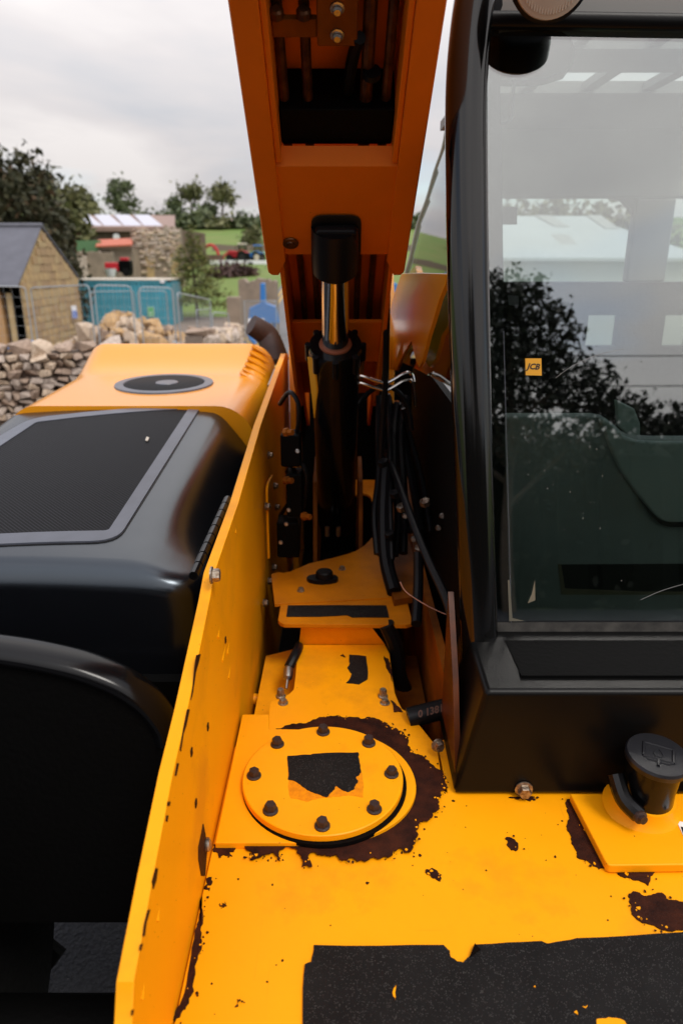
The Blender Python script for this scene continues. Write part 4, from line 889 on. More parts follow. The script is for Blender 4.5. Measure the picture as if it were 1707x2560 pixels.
# black manifold on the left of the well
mf = MB(); 
for u, v, a, b_ in ((728,1120,0.06,0.10), (738,1230,0.05,0.14), (722,1340,0.07,0.12)):
    mf.box(PY(u, v, 2.15), (a, 0.08, b_))
mf.build('valve_manifold', M['matte'], T, bev=0.006)
for u, v in ((712,1080), (712,1200), (757,1290)): MB().lathe(PY(u, v, 2.05), (0.8, -0.6, 0.1), [(0.013, 0), (0.013, 0.012), (0.009, 0.014), (0.009, 0.03)], 6).build('fitting', M['dirty_shaded'], T)
for u, v in ((744,1128), (722,1275), (716,1310), (702,1356)): MB().lathe(PY(u, v, 2.0), (0, -1, 0.2), [(0.007, 0), (0.005, 0.006)], 8).build('bolt', M['steel'], T)
for u, v in ((1012,1290), (1105,1290), (1095,1320), (1118,1322), (1033,1348)): MB().lathe(PY(u, v, 1.9), (0, -1, 0.2), [(0.009, 0), (0.006, 0.008)], 8).build('bolt', M['steel'], T)
hm = Matrix.Identity(4); hd = (pb - pa).normalized(); hn = Vector((0, -0.75, 0.66)); hn = (hn - hd * hn.dot(hd)).normalized(); hu = hn.cross(hd)
hc = pa.lerp(pb, 0.5) + hn * 0.0245; k_ = 0.022
text_mesh('lettering', '0 1381', mat('orange_print', (0.08, 0.028, 0.012), 0.6), Matrix(((hd.x*k_, hu.x*k_, hn.x*k_, hc.x), (hd.y*k_, hu.y*k_, hn.y*k_, hc.y), (hd.z*k_, hu.z*k_, hn.z*k_, hc.z), (0, 0, 0, 1))), pho)

# ------------------------------------------------------------------ background
#@BACKGROUND@
def tree(name, label, base, h, clumps, leaf, count, lm, trunk_r=0.2, group=None, seed=1, cat='tree', aspect=0.55, limbs=5, flatz=0.0, trunk_top=None):
    """clumps: (x, y, z, rx, rz, weight) in metres from the base"""
    rg = np.random.default_rng(seed); rd_ = random.Random(seed)
    t = thing(name, label, cat, base, 0, group)
    w = np.array([c[5] for c in clumps], float); w /= w.sum()
    idx = rg.choice(len(clumps), count, p=w); cl_ = np.array([c[:5] for c in clumps], float)[idx]
    d = rg.normal(size=(count, 3)); d /= np.linalg.norm(d, axis=1)[:, None]
    r = rg.random(count) ** 0.45
    c = cl_[:, :3] + d * r[:, None] * np.stack([cl_[:, 3], cl_[:, 3], cl_[:, 4]], 1)
    # pull leaves into twiggy bunches so that gaps open between them
    bunch = c[rg.integers(0, count, max(8, count // 14))]
    near = bunch[rg.integers(0, len(bunch), count)]
    c = np.where((rg.random(count) < 0.55)[:, None], near + rg.normal(size=(count, 3)) * leaf * 1.5, c)
    u = rg.normal(size=(count, 3)); u[:, 2] *= (1 - flatz); u /= np.linalg.norm(u, axis=1)[:, None]
    v = np.cross(u, rg.normal(size=(count, 3))); v[:, 2] *= (1 - flatz); v /= np.linalg.norm(v, axis=1)[:, None]
    s = leaf * (0.6 + 0.8 * rg.random(count))[:, None]
    P4 = np.stack([c - u * s, c - v * s * aspect, c + u * s, c + v * s * aspect], 1).reshape(-1, 3)
    P4[:, 2] = np.maximum(P4[:, 2], 0.02)
    me = bpy.data.meshes.new('crown'); me.vertices.add(count * 4); me.vertices.foreach_set('co', P4.astype(np.float32).ravel())
    me.loops.add(count * 4); me.loops.foreach_set('vertex_index', np.arange(count * 4, dtype=np.int32))
    me.polygons.add(count); me.polygons.foreach_set('loop_start', np.arange(0, count * 4, 4, dtype=np.int32))
    me.update(calc_edges=True)
    link('crown', me, lm, t, flat=True)
    b = MB(); top = trunk_top or h * 0.75; x = y = 0.0; pts = []
    for k in range(6):
        pts.append((x, y, -0.3 + (top + 0.3) * k / 5)); x += rd_.uniform(-1, 1) * trunk_r * 0.5; y += rd_.uniform(-1, 1) * trunk_r * 0.5
    b.tube(pts, [trunk_r, trunk_r * 0.25], 7, 2)
    for k in range(limbs):
        cxx = clumps[k % len(clumps)]; z0 = top * rd_.uniform(0.35, 0.8); f = z0 / top
        b.tube([(pts[min(5, int(f * 5))][0], pts[min(5, int(f * 5))][1], z0), (cxx[0] * 0.5, cxx[1] * 0.5, (z0 + cxx[2]) / 2 + 0.1), (cxx[0], cxx[1], cxx[2])], [trunk_r * 0.4, trunk_r * 0.1], 5, 2)
    b.build('trunk', M['bark'], t)
    return t
def blob(rx, h0, h1, n, seed, rcl=0.45, lean=0.0):
    rd_ = random.Random(seed); out = []
    for k in range(n):
        f = (k + 0.5) / n; z = h0 + (h1 - h0) * f; w = math.sin(math.pi * (0.15 + 0.78 * f)) ** 0.7
        a = k * 2.4 + rd_.uniform(-.5, .5); q = rx * w * rd_.uniform(0.35, 0.75)
        rr = rx * rcl * rd_.uniform(0.7, 1.15)
        out.append((q * math.cos(a) + lean * f, q * math.sin(a), z, rr, rr * 0.75, rr ** 2))
    return out

# --- dry stone wall along the road and the rubble heap behind it
def rockmesh(seed, m, n=16, sq=0.7):
    rd_ = random.Random(seed); bm = bmesh.new()
    for k in range(n):
        v = Vector((rd_.gauss(0, 1), rd_.gauss(0, 1), rd_.gauss(0, 1))).normalized()
        v = Vector([math.copysign(abs(c) ** sq, c) for c in v]) * rd_.uniform(0.85, 1.05); bm.verts.new(v * 0.5)
    r = bmesh.ops.convex_hull(bm, input=bm.verts); bmesh.ops.delete(bm, geom=list({g for g in r['geom_interior'] + r['geom_unused'] if isinstance(g, bmesh.types.BMVert)}), context='VERTS')
    me = bpy.data.meshes.new('stone'); bm.to_mesh(me); bm.free(); me.materials.append(m); return me
WALLROCK = [rockmesh(k, M[('stoneA', 'stoneB', 'stoneA', 'stoneD')[k % 4]], 13, (0.45, 0.6, 0.5)[k % 3]) for k in range(16)]
HEAPROCK = [rockmesh(50 + k, M[('stoneC', 'stoneD', 'stoneC', 'stoneD', 'stoneB')[k % 5]], 15, 0.7) for k in range(15)]
wp = [Vector(p) for p in [(-9.0, 7.9, 0), (-5.0, 8.4, 0), (-2.75, 9.0, 0), (-2.78, 15.0, 0), (-2.62, 18.0, 0), (-3.1, 23.0, 0)]]
wall = thing('dry_stone_wall', 'tumbledown grey dry stone wall with rough copings beside the road, behind the bonnet', 'wall', (-2.75, 9.0, 0))
rd_ = random.Random(9); core = MB(); WO = wall.location
for i in range(len(wp) - 1):
    if i == 2: continue
    a, b = wp[i], wp[i + 1]; n_ = Vector((b.y - a.y, -(b.x - a.x), 0)).normalized(); k = 6
    for j in range(k):
        p, q = a.lerp(b, j / k), a.lerp(b, (j + 1) / k)
        core.prism([p + n_ * -0.06 + Vector((0, 0, gz(p.x, p.y) - .3)) - WO, q + n_ * -0.06 + Vector((0, 0, gz(q.x, q.y) - .3)) - WO, q + n_ * -0.06 + Vector((0, 0, gz(q.x, q.y) + 0.98)) - WO, p + n_ * -0.06 + Vector((0, 0, gz(p.x, p.y) + 0.98)) - WO], n_ * -0.35)
core.build('wall_core', M['core'], wall)
def wallrun(a, b, h0, h1, wmin, wmax, hc, cop=True, start=0.0):
    dvec = b - a; Lw = dvec.length; u = dvec.normalized(); n_ = Vector((u.y, -u.x, 0)); rz = math.atan2(u.y, u.x)
    z = h0
    while z < h1:
        hh = hc * rd_.uniform(0.8, 1.25); x = rd_.uniform(0, 0.15)
        while x < Lw:
            w = rd_.uniform(wmin, wmax); p = a + u * (x + w / 2)
            o = inst('stone', rd_.choice(WALLROCK), wall, (p.x + n_.x * rd_.uniform(-0.06, -0.01) - WO.x, p.y + n_.y * rd_.uniform(-0.06, -0.01) - WO.y, gz(p.x, p.y) + z + hh / 2 - WO.z),
                     (rd_.uniform(-.15, .15), rd_.uniform(-.15, .15), rz + rd_.uniform(-.15, .15) + rd_.choice((0, math.pi))), (w * 1.16, 0.30, hh * 1.24)); x += w
        z += hh
    if cop:
        x = 0
        while x < Lw:
            w = rd_.uniform(0.18, 0.34); p = a + u * (x + w / 2) - n_ * 0.2; hh = rd_.uniform(0.16, 0.27)
            inst('stone', rd_.choice(WALLROCK), wall, (p.x - WO.x, p.y - WO.y, gz(p.x, p.y) + h1 + 0.05 - WO.z), (rd_.uniform(-.2, .2), rd_.uniform(-.2, .2), rz + rd_.uniform(-.2, .2)), (w * 1.1, 0.5, hh)); x += w
wallrun(Vector((-4.9, 8.40, 0)), wp[2], 0.22, 0.98, 0.07, 0.22, 0.085)
wallrun(wp[3], wp[4], 0.45, 0.98, 0.22, 0.40, 0.17)
wallrun(wp[4], wp[5], 0.6, 0.98, 0.4, 0.6, 0.26)
hc_ = PY(322, 870, 17.2); heap = thing('rubble_heap', 'heap of ochre rubble stones piled behind the wall in front of the fence', 'stone heap', (hc_.x, 17.2, gz(hc_.x, 17.2)))
MB().lathe((0, 0, -0.2), (0, 0, 1), [(2.4, 0), (1.75, 0.55), (0.9, 1.1), (0.2, 1.42)], 18).build('heap_core', M['dirt'], heap)
for k in range(298):
    a = rd_.uniform(0, 2 * math.pi); a = a if math.sin(a) < 0.5 else -a
    f = rd_.random() ** 0.6; rr = 2.6 * f; hgt = 1.48 * max(0, 1 - f) ** 0.9; s = rd_.choice((0.14, 0.17, 0.21, 0.25, 0.34)) * rd_.uniform(0.8, 1.2)
    inst('stone', rd_.choice(HEAPROCK), heap, (rr * math.cos(a), rr * math.sin(a), hgt + 0.0), (rd_.uniform(0, 6), rd_.uniform(0, 6), rd_.uniform(0, 6)), (s * rd_.uniform(1, 1.5), s, s * rd_.uniform(.7, 1)))
for u, v, s, lab in ((211, 832, 0.48, 'pale squared block lying at the left foot of the rubble heap'), (375, 858, 0.52, 'big rounded ochre boulder at the right foot of the rubble heap')):
    p = PY(u, v, 15.9); o = bpy.data.objects.new('boulder', HEAPROCK[1 if u < 300 else 0]); COL.objects.link(o); o.location = p; o.scale = (s, s, s * 1.1); tag(o, lab, 'boulder')
sp_ = PY(510, 850, 14.6); b = thing('scrap_heap', 'tangle of bent grey and rusty scrap metal beside the wall end', 'scrap', (sp_.x - 0.35, 14.6, gz(sp_.x, 14.6) - 0.35))
for k in range(9):
    p = Vector((rd_.uniform(-.35, .35), rd_.uniform(-.3, .3), 0.9)); q = p + Vector((rd_.uniform(-.4, .4), rd_.uniform(-.3, .3), rd_.uniform(0.0, .35)))
    MB().tube([p - Vector((0, 0, 0.9)) * 0.3, p, p.lerp(q, .5) + Vector((0, 0, .12)), q], 0.02, 6, 3).build('bent_bar', M['galv'] if k % 2 else M['shedwall'], b)
tp_ = PY(66, 862, 13.0)
tm = MB(); n = 9
tm.add([(x * 0.09 - 0.36, y * 0.1 - 0.2, 0.16 * max(0, 1 - ((x - 4) / 4.2) ** 2) * (1 - ((y - 2) / 2.4) ** 2) + 0.02 * ((x * 7 + y * 5) % 3)) for y in range(5) for x in range(n)], [(y*n+x, y*n+x+1, (y+1)*n+x+1, (y+1)*n+x) for y in range(4) for x in range(n-1)])
o = tm.build('tarpaulin', M['tarp'], None, ang=80); o.location = (tp_.x, 13.0, tp_.z - 0.1); tag(o, 'crumpled bright blue tarpaulin lying by the barn post', 'tarpaulin'); so_ = o.modifiers.new('t', 'SOLIDIFY'); so_.thickness = 0.01

# --- stone barn with slate roof
bx_, by0, by1 = -8.75, 20.6, 25.0; bz = gz(bx_, 23) - 0.05
barn = thing('stone_barn', 'small sandstone barn with steep gable and blue slate roof behind the site fence', 'barn', (bx_, by0, bz))
ze = PY(48, 704, by0).z - bz; ym = 1.95; zr_ = PY(105, 573, by0 + ym).z - bz; yl = by1 - by0; zb_ = PY(188, 692, by1).z - bz
gable = MB().prism([(0, 0, -0.3), (0, yl, -0.3), (0, yl, zb_), (0, ym, zr_), (0, 0, ze)], (-0.45, 0, 0)).build('gable_wall', M['mortar'], barn)
STONE = []
for k in range(6):
    bm = bmesh.new(); bmesh.ops.create_cube(bm, size=1.0); rr_ = random.Random(k)
    for v in bm.verts: v.co += Vector((rr_.uniform(-.0, .12), rr_.uniform(-.07, .07), rr_.uniform(-.09, .09)))
    me = bpy.data.meshes.new('stone'); bm.to_mesh(me); bm.free()
    me.materials.append([M['barn'], M['mortar'], mat('tan_block%d' % k, (0.53 - 0.04 * k, 0.37 - 0.03 * k, 0.19 - 0.012 * k), 0.95, var=0.25, vscale=5, bump=0.4, bscale=15)][min(2, k % 4)]); STONE.append(me)
z = 0.0; cnt = 0
while z < zr_ - 0.1:
    hh = rd_.uniform(0.17, 0.26); y = rd_.uniform(-0.1, 0.05)
    def lim(zz):
        lo = 0 if zz < ze else (zz - ze) / (zr_ - ze) * ym; hi = yl if zz < zb_ else yl - (zz - zb_) / (zr_ - zb_) * (yl - ym); return lo, hi
    lo, hi = lim(z + hh); y = lo + 0.02
    while y < hi - 0.1:
        w = min(rd_.uniform(0.28, 0.62), hi - y)
        if cnt < 300 and w > 0.08: inst('stone', rd_.choice(STONE), gable, (0.005 + rd_.uniform(0, 0.02), y + w / 2, z + hh / 2), (0, 0, 0), (0.06, w - 0.02, hh - 0.018)); cnt += 1
        y += w
    z += hh
MB().b2((-0.45, yl - 0.4, -0.3), (-12, yl, zb_ - 0.05)).build('back_wall', M['barn'], barn)
MB().b2((-3.4, 0.02, -0.3), (-12, 0.4, ze - 0.05)).build('front_wall', M['barn'], barn)
MB().b2((-0.45, 2.5, -0.3), (-12, 2.7, 2.2)).build('inner_wall', M['matte'], barn)
rs = MB()
rs.prism([(0.03, -0.25, ze - 0.12), (0.03, ym, zr_ + 0.06), (-12, ym, zr_ + 0.06), (-12, -0.25, ze - 0.12)], (0, 0.03, 0.05))
roofp = rs.build('slate_roof', M['slate'], barn)
rs = MB(); rs.prism([(0.03, yl + 0.15, zb_ - 0.02), (-12, yl + 0.15, zb_ - 0.02), (-12, ym + 0.03, zr_ + 0.06), (0.03, ym + 0.03, zr_ + 0.06)], (0, 0.02, 0.05)); rs.build('slate_roof', M['slate'], barn)
MB().cyl((0.06, ym, zr_ + 0.10), (-12, ym, zr_ + 0.10), 0.07, seg=8).build('ridge_tile', M['slate'], roofp)
MB().b2((-0.30, 0.0, -0.3), (-0.02, 0.30, ze - 0.1)).build('oak_post', M['timber'], barn, bev=0.01)
MB().b2((-0.85, -0.02, -0.3), (-0.60, 0.26, ze - 0.1)).build('oak_post', M['timber'], barn, bev=0.01)
MB().b2((-3.4, 0.0, ze - 0.3), (-0.3, 0.2, ze - 0.12)).build('lintel', M['matte'], barn)
def sign(name, label, px0, py0, px1, py1, y, top, bot, split, rz=0.0):
    a, c = PY(px0, py0, y), PY(px1, py1, y); w, h = abs(c.x - a.x), abs(a.z - c.z)
    t = thing(name, label, 'sign', ((a.x + c.x) / 2, y, c.z), rz)
    MB().b2((-w / 2, 0, 0), (w / 2, 0.02, h)).build('board', top, t)
    if bot: MB().b2((-w * .46, -0.006, h * .03), (w * .46, -0.001, h * split)).build('print_panel', bot, t)
    for k in range(3): MB().b2((-w * .3, -0.010, h * (0.12 + 0.17 * k)), (w * (.3 - .1 * (k % 2)), -0.007, h * (0.17 + 0.17 * k))).build('print_line', M['signw'], t)
    return t
sa = PX(178, 780, bx_ + 0.05)
s_ = sign('safety_sign', 'white over blue safety notice fixed to the barn gable', 168, 764, 188, 796, sa.y, M['signw'], M['signb'], 0.6, R(62)); s_.location.x = bx_ + 0.16
# --- teal container
cy0 = 37.0; ca, cb = PY(176, 702, cy0), PY(424, 696, cy0); cbz = ca.z - 2.4
cont = thing('shipping_container', 'teal corrugated site container standing behind the rubble heap', 'container', (cb.x, cy0, cbz))
cl_len = cb.x - ca.x
side_ = MB(); n = 24
pr = []
for k in range(n):
    x0 = -cl_len + 0.12 + (cl_len - 0.24) * k / n; wd = (cl_len - 0.24) / n
    pr += [(x0, 0.05), (x0 + wd * .3, 0.05), (x0 + wd * .42, 0.0), (x0 + wd * .85, 0.0)]
pr.append((-0.12, 0.05)); b_ = MB()
b_.add([(x, y, z) for z in (0.14, 2.3) for x, y in pr], [(i, i + 1, len(pr) + i + 1, len(pr) + i) for i in range(len(pr) - 1)]); b_.build('side_panel', M['teal'], cont, ang=20)
MB().b2((-cl_len, 0.06, 0.12), (-0.02, 2.42, 2.36)).build('box_body', M['teal'], cont)
for x in (-cl_len, -0.12):
    for y in (-0.02, 2.38): MB().b2((x, y, 0), (x + 0.12, y + 0.1, 2.42)).build('corner_post', M['teal'], cont)
MB().b2((-cl_len, -0.02, 2.3), (0, 0.08, 2.42)).build('top_rail', M['teal'], cont); MB().b2((-cl_len, -0.02, 0.0), (0, 0.08, 0.14)).build('bottom_rail', M['teal'], cont)
MB().b2((-cl_len - .02, -0.05, 2.425), (0.03, 2.5, 2.47)).build('roof', M['cream'], cont)
dm = mat('pale_teal_door', (0.085, 0.31, 0.37), 0.5, var=0.2, vscale=2)
for y0_, y1_ in ((0.12, 1.22), (1.24, 2.36)):
    d_ = MB().b2((0.0, y0_, 0.15), (0.04, y1_, 2.28)).build('door', dm, cont)
    for f in (0.3, 0.75): MB().cyl((0.06, y0_ + f, 0.15), (0.06, y0_ + f, 2.28), 0.02, seg=6).build('locking_bar', M['galv'], d_)
sign('emergency_sign', 'green pictogram sign on the side of the teal container', 368, 767, 387, 792, cy0 - 0.06, M['signw'], M['signg'], 0.97)
t_ = thing('notice', 'tiny white notice near the top of the container side', 'sign', PY(406, 704, cy0 - 0.06)); MB().b2((-0.11, 0, -0.07), (0.11, 0.02, 0.07)).build('board', M['signw'], t_, bev=0.004)
# --- site fence panels
def fence(u0, d0, u1, d1, h, label, group='galvanised fence panels round the site', feet=True):
    a, b = PY(u0, 740, d0), PY(u1, 740, d1); a.z, b.z = gz(a.x, d0), gz(b.x, d1); L_ = (b - a).xy.length; rz = math.atan2(b.y - a.y, b.x - a.x)
    t = thing('fence_panel', label, 'fence panel', a, rz, group); dz = b.z - a.z
    for x, z in ((0.04, 0), (L_ - 0.04, dz)): MB().cyl((x, 0, z + 0.02), (x, 0, z + h - 0.08), 0.0145, seg=8).build('post', M['galv'], t)
    MB().tube([(0.04, 0, h - 0.1), (0.055, 0, h - 0.03), (0.13, 0, h), (L_ - 0.13, 0, h + dz), (L_ - 0.055, 0, h - 0.03 + dz), (L_ - 0.04, 0, h - 0.1 + dz)], 0.0145, 8).build('top_rail', M['galv'], t)
    MB().cyl((0.04, 0, 0.15), (L_ - 0.04, 0, 0.15 + dz), 0.018, seg=6).build('bottom_rail', M['galv'], t)
    w = MB()
    n_ = int(L_ / 0.16)
    for k in range(1, n_): x = L_ * k / n_; w.box((x, 0, 0.15 + dz * x / L_ + (h - 0.17) / 2), (0.003, 0.003, h - 0.17))
    for k in range(1, 9):
        z = 0.15 + (h - 0.17) * k / 9; w.cyl((0.04, 0.003, z), (L_ - 0.04, 0.003, z + dz), 0.0015, seg=4)
    tag(w.build('wire_mesh', M['galv'], t), kind='stuff')
    if feet:
        for x, z in ((0.0, 0), (L_, dz)): MB().b2((x - 0.11, -0.3, z - 0.02), (x + 0.11, 0.3, z + 0.12)).build('foot_block', M['ink'], t)
G_ = 'mesh fence panel '
fence(-110, 16.2, 72, 16.6, 2.02, G_ + 'leftmost, across the dark front of the barn'); fence(77, 16.6, 229, 15.6, 2.0, G_ + 'across the sandstone gable')
fence(233, 15.2, 335, 15.4, 1.98, G_ + 'left of two in front of the teal container'); fence(344, 15.4, 437, 15.6, 1.95, G_ + 'in front of the green sign on the container')
fence(443, 15.8, 526, 20.0, 1.85, G_ + 'turning away beside the conifer trunk'); fence(226, 23.0, 338, 24.5, 2.0, G_ + 'farther back, behind the top of the rubble heap')
fence(342, 24.6, 420, 25.0, 2.0, G_ + 'farther back, close to the container end')
fence(488, 18.5, 523, 21.5, 1.55, G_ + 'low, in front of the lawn', ); fence(526, 19.5, 572, 20.0, 1.5, G_ + 'low, next to the grey gateway post')
# pedestrian barrier with a banner
ba, bbp = PY(612, 780, 21.0), PY(690, 780, 21.0); zb0 = gz(ba.x, 21)
bar = thing('crowd_barrier', 'grey steel crowd barrier with upright bars closing the lane', 'barrier', (ba.x, 21.0, zb0)); Lb = bbp.x - ba.x; ht = PY(612, 752, 21).z - zb0; hb_ = PY(612, 825, 21).z - zb0
fr = MB().tube([(0, 0, 0.02), (0, 0, ht), (Lb, 0, ht), (Lb, 0, 0.02)], 0.022, 8).build('frame', M['galv'], bar)
MB().cyl((0, 0, hb_), (Lb, 0, hb_), 0.018, seg=6).build('lower_rail', M['galv'], bar)
for k in range(1, 11): MB().cyl((Lb * k / 11, 0, hb_), (Lb * k / 11, 0, ht), 0.012, seg=6).build('bar', M['galv'], bar)
MB().b2((Lb * .1, -0.04, hb_ + 0.05), (Lb * .62, -0.03, hb_ + 0.32)).build('banner', M['signw'], bar)
gp = PY(588, 800, 22); zg = gz(gp.x, 22); o = MB().b2((-0.2, -0.2, -0.2), (0.2, 0.2, PY(588, 742, 22).z - zg)).build('gate_pillar', M['ruin'], None, bev=0.02); o.location = (gp.x, 22, zg); tag(o, 'rough grey stone gate pillar left of the crowd barrier', 'pillar')

# --- ruin, low wall, sheds
def slab(name, label, cat, px0, px1, pyt, y, th=0.6, m='ruin', seed=0, notch=None, jag=0.25, n=14):
    a, c = PY(px0, pyt, y), PY(px1, pyt, y); z0 = min(gz(a.x, y), gz(c.x, y)) - 0.4; rr_ = random.Random(seed)
    t = thing(name, label, cat, (a.x, y, z0)); W_ = c.x - a.x
    top = [(W_ * k / n, 0, a.z - z0 + rr_.uniform(-jag, jag)) for k in range(n + 1)]
    MB().prism([(0, 0, 0), (W_, 0, 0)] + top[::-1], (0, th, 0)).build('masonry', M[m], t); return t, W_, a.z - z0
t_, W_, h_ = slab('ruined_wall', 'tall ruined rubble masonry wall with ragged top beside the conifer', 'ruin', 326, 448, 572, 52, 0.9, seed=3)
for k in range(170):
    s = rd_.uniform(0.18, 0.42); inst('stone', WALLROCK[k % 16], t_, (rd_.uniform(0.1, W_ - .1), -0.02, h_ - abs(rd_.gauss(0, 1.6)) - 0.05), (rd_.uniform(0, 1), 0, 0), (s * 1.4, 0.22, s))
for u in (0.27, 0.78): MB().b2((W_ * u, -0.06, 0), (W_ * u + 0.5, 0.1, h_ * 0.70)).build('quoin_strip', M['barn'], t_)
t_, W_, h_ = slab('garden_wall', 'low brown stone wall with a walled-up doorway below the orange roof', 'wall', 152, 280, 630, 48, 0.5, seed=5, jag=0.05)
MB().b2((W_ * .34, -0.04, 0), (W_ * .50, 0.05, h_ * 0.93)).build('blocked_door', M['stoneA'], t_)
t_, W_, h_ = slab('outbuilding', 'small stone outbuilding under a rusty orange tin roof', 'outbuilding', 246, 330, 622, 50, 3.0, seed=6, jag=0.01)
a_ = PY(244, 620, 49.8); MB().prism([PY(240, 618, 49.6) - t_.location, PY(332, 614, 49.6) - t_.location, PY(332, 598, 53) - t_.location, PY(246, 602, 53) - t_.location], (0, 0, 0.08)).build('roof', M['orange_roof'], t_)
MB().b2((0.2, -0.05, 0), (W_ * .35, 0.0, h_ - 0.15)).build('opening', M['matte'], t_)
o, W_, h_ = slab('green_hoarding', 'flat green hoarding panel left of the orange roof', 'hoarding', 190, 252, 601, 51, 0.1, m='green_sheet', jag=0.0)
sy = 66; sz0 = gz(-28, sy); sh = thing('farm_shed', 'long brown farm shed with white rooflights below the hilltop trees', 'shed', (PY(140, 600, sy).x, sy, sz0))
e0, e1 = PY(120, 571, sy) - sh.location, PY(440, 571, sy) - sh.location; r0, r1 = PY(100, 538, sy + 7) - sh.location, PY(352, 541, sy + 7) - sh.location
MB().b2((e0.x, 0.0, -1), (e1.x, 14, e0.z - 0.02)).build('wall', M['shedwall'], sh)
rf_ = MB().prism([e0 + Vector((0, -.3, 0)), e1 + Vector((0, -.3, 0)), Vector((e1.x - 1.5, r1.y, r1.z)), r0], (0, 0, 0.1)).build('roof', M['shedroof'], sh)
MB().b2((e0.x, -0.35, e0.z - 0.25), (e1.x, -0.28, e0.z + 0.0)).build('gutter_board', M['shedroof'], sh)
for k in range(5):
    x = 160 + 50 * k; a = PY(x, 569, sy) - sh.location; b = PY(x + 44, 569, sy) - sh.location; c = PY(x + 14, 544, sy + 6) - sh.location; d = PY(x - 22, 544, sy + 6) - sh.location
    q = []
    for u_, f in ((x, .06), (x + 46, .06), (x + 8, .9), (x - 30, .9)):
        e = e0.lerp(r0, f); xx = (PY(u_, 560, sy + 6 * f) - sh.location).x; q.append(Vector((xx, e.y, e.z + 0.13)))
    MB().prism(q, (0, 0, 0.03)).build('rooflight', M['skylight'], rf_)
MB().b2(tuple(PY(224, 582, sy) - sh.location + Vector((0, -0.06, 0))), tuple(PY(280, 606, sy) - sh.location + Vector((0, -0.02, 0)))).build('door_opening', M['bark'], sh)
t_ = thing('wall_lamp', 'small round white lamp on the brown shed wall', 'lamp', PY(291, 592, sy - 0.2)); MB().lathe((0, 0.15, 0), (0, -1, 0), [(0.12, 0), (0.3, 0.08), (0.25, 0.2)], 14).build('globe', M['signw'], t_)

# --- parked machines
def tractor(label, px0, px1, pyb, pyt, y, body, roofm, rim, rz=0.0, group='tractors parked in the field', loader=False):
    a, c = PY(px0, pyb, y), PY(px1, pyb, y); ctr = (a + c) / 2; L_ = c.x - a.x; Ht = PY(px0, pyt, y).z - a.z; s = Ht / 2.8
    t = thing('tractor', label, 'tractor', (ctr.x, y, a.z), rz, group); t.scale = (s, s, s)
    for x, r_, w in ((0.9, 0.82, 0.5), (-1.15, 0.58, 0.38)):
        for yy in (-0.8, 0.8):
            wh = MB().lathe((x, yy - w / 2, r_), (0, 1, 0), [(r_ * .62, 0.02), (r_ * .95, 0.0), (r_, 0.08), (r_, w - .08), (r_ * .95, w), (r_ * .62, w - .02)], 20).build('wheel', M['rubber'], t)
            MB().lathe((x, yy - w / 2 - 0.01, r_), (0, 1, 0), [(r_ * .6, 0), (r_ * .6, w + .02)], 16).build('rim', rim, wh)
    MB().prism([(-1.7, -.35, 0.75), (0.3, -.35, 0.75), (0.3, -.35, 1.62), (-1.2, -.35, 1.55), (-1.68, -.35, 1.3)], (0, 0.7, 0)).build('bonnet', body, t, bev=0.06)
    MB().b2((-1.2, -.3, 0.45), (1.1, .3, 0.8)).build('chassis', M['matte'], t)
    cabf = MB()
    for x, yy in ((0.3, -.6), (0.3, .6), (1.25, -.6), (1.25, .6)): cabf.tube([(x, yy, 0.9), (x + 0.05 * (1 if x > 1 else -1), yy * .95, 2.6)], 0.05, 6)
    tag(cabf.build('cab_posts', M['matte'], t), kind='stuff')
    MB().b2((0.32, -.58, 1.35), (1.22, .58, 2.55)).build('cab_glass', M['sglass'], t); MB().b2((0.3, -.55, 0.8), (1.3, .55, 1.35)).build('cab_base', M['matte'], t)
    MB().b2((0.15, -.68, 2.58), (1.4, .68, 2.8)).build('roof', roofm, t, bev=0.08)
    for yy in (-0.85, 0.85): MB().tube([(0.1, yy, 1.35), (0.4, yy, 1.72), (1.0, yy, 1.78), (1.6, yy, 1.4)], 0.1, 8, 3, flat=(0.04, 0.27, (0, 0, 1))).build('mudguard', body, t)
    MB().cyl((-0.2, -.42, 1.5), (-0.2, -.42, 2.4), 0.05, seg=8).build('exhaust', M['matte'], t)
    if loader:
        for yy in (-0.55, 0.55): MB().tube([(0.1, yy, 1.5), (-1.2, yy, 1.7), (-2.2, yy, 1.0), (-2.6, yy, 0.5)], 0.09, 6).build('loader_arm', body, t)
        MB().prism([(-2.6, -1, 0.9), (-2.5, -1, 0.2), (-3.2, -1, 0.15), (-3.1, -1, 0.25), (-2.7, -1, 0.4)], (0, 2, 0)).build('loader_bucket', body, t)
    return t
tractor('red tractor with front loader and pale cab roof parked in the green field', 572, 620, 656, 608, 92, M['red'], M['cream'], M['ink'], R(-8), loader=True)
tractor('blue tractor with cream wheel rims parked beside the red tractor', 618, 652, 656, 612, 95, M['blue'], M['blue'], M['cream'], R(-14))
t_ = thing('farm_implement', 'red farm implement with curved frame standing left of the red tractor', 'implement', PY(524, 655, 90))
MB().tube([(-1, 0, 0), (-0.6, 0, 1.4), (0.3, 0, 1.9), (1.0, 0, 1.2), (1.2, 0, 0)], 0.18, 8, 3).build('frame', M['red'], t_); MB().b2((-1.4, -.2, 0.2), (1.6, .3, 0.8)).build('tine_bar', M['shedwall'], t_)
t_ = thing('parked_mower', 'dark mower with red bonnet parked in front of the ruined wall', 'mower', PY(300, 690, 44)); t_.scale = (0.68, 0.68, 0.68)
MB().b2((-1.1, -.4, .35), (0.1, .4, 1.1)).build('bonnet', M['red'], t_, bev=.1); MB().b2((0.1, -.5, .3), (1.1, .5, 1.25)).build('body', M['matte'], t_, bev=.1); MB().b2((.2, -.3, 1.2), (.9, .3, 1.5)).build('seat', M['red'], t_, bev=.08)
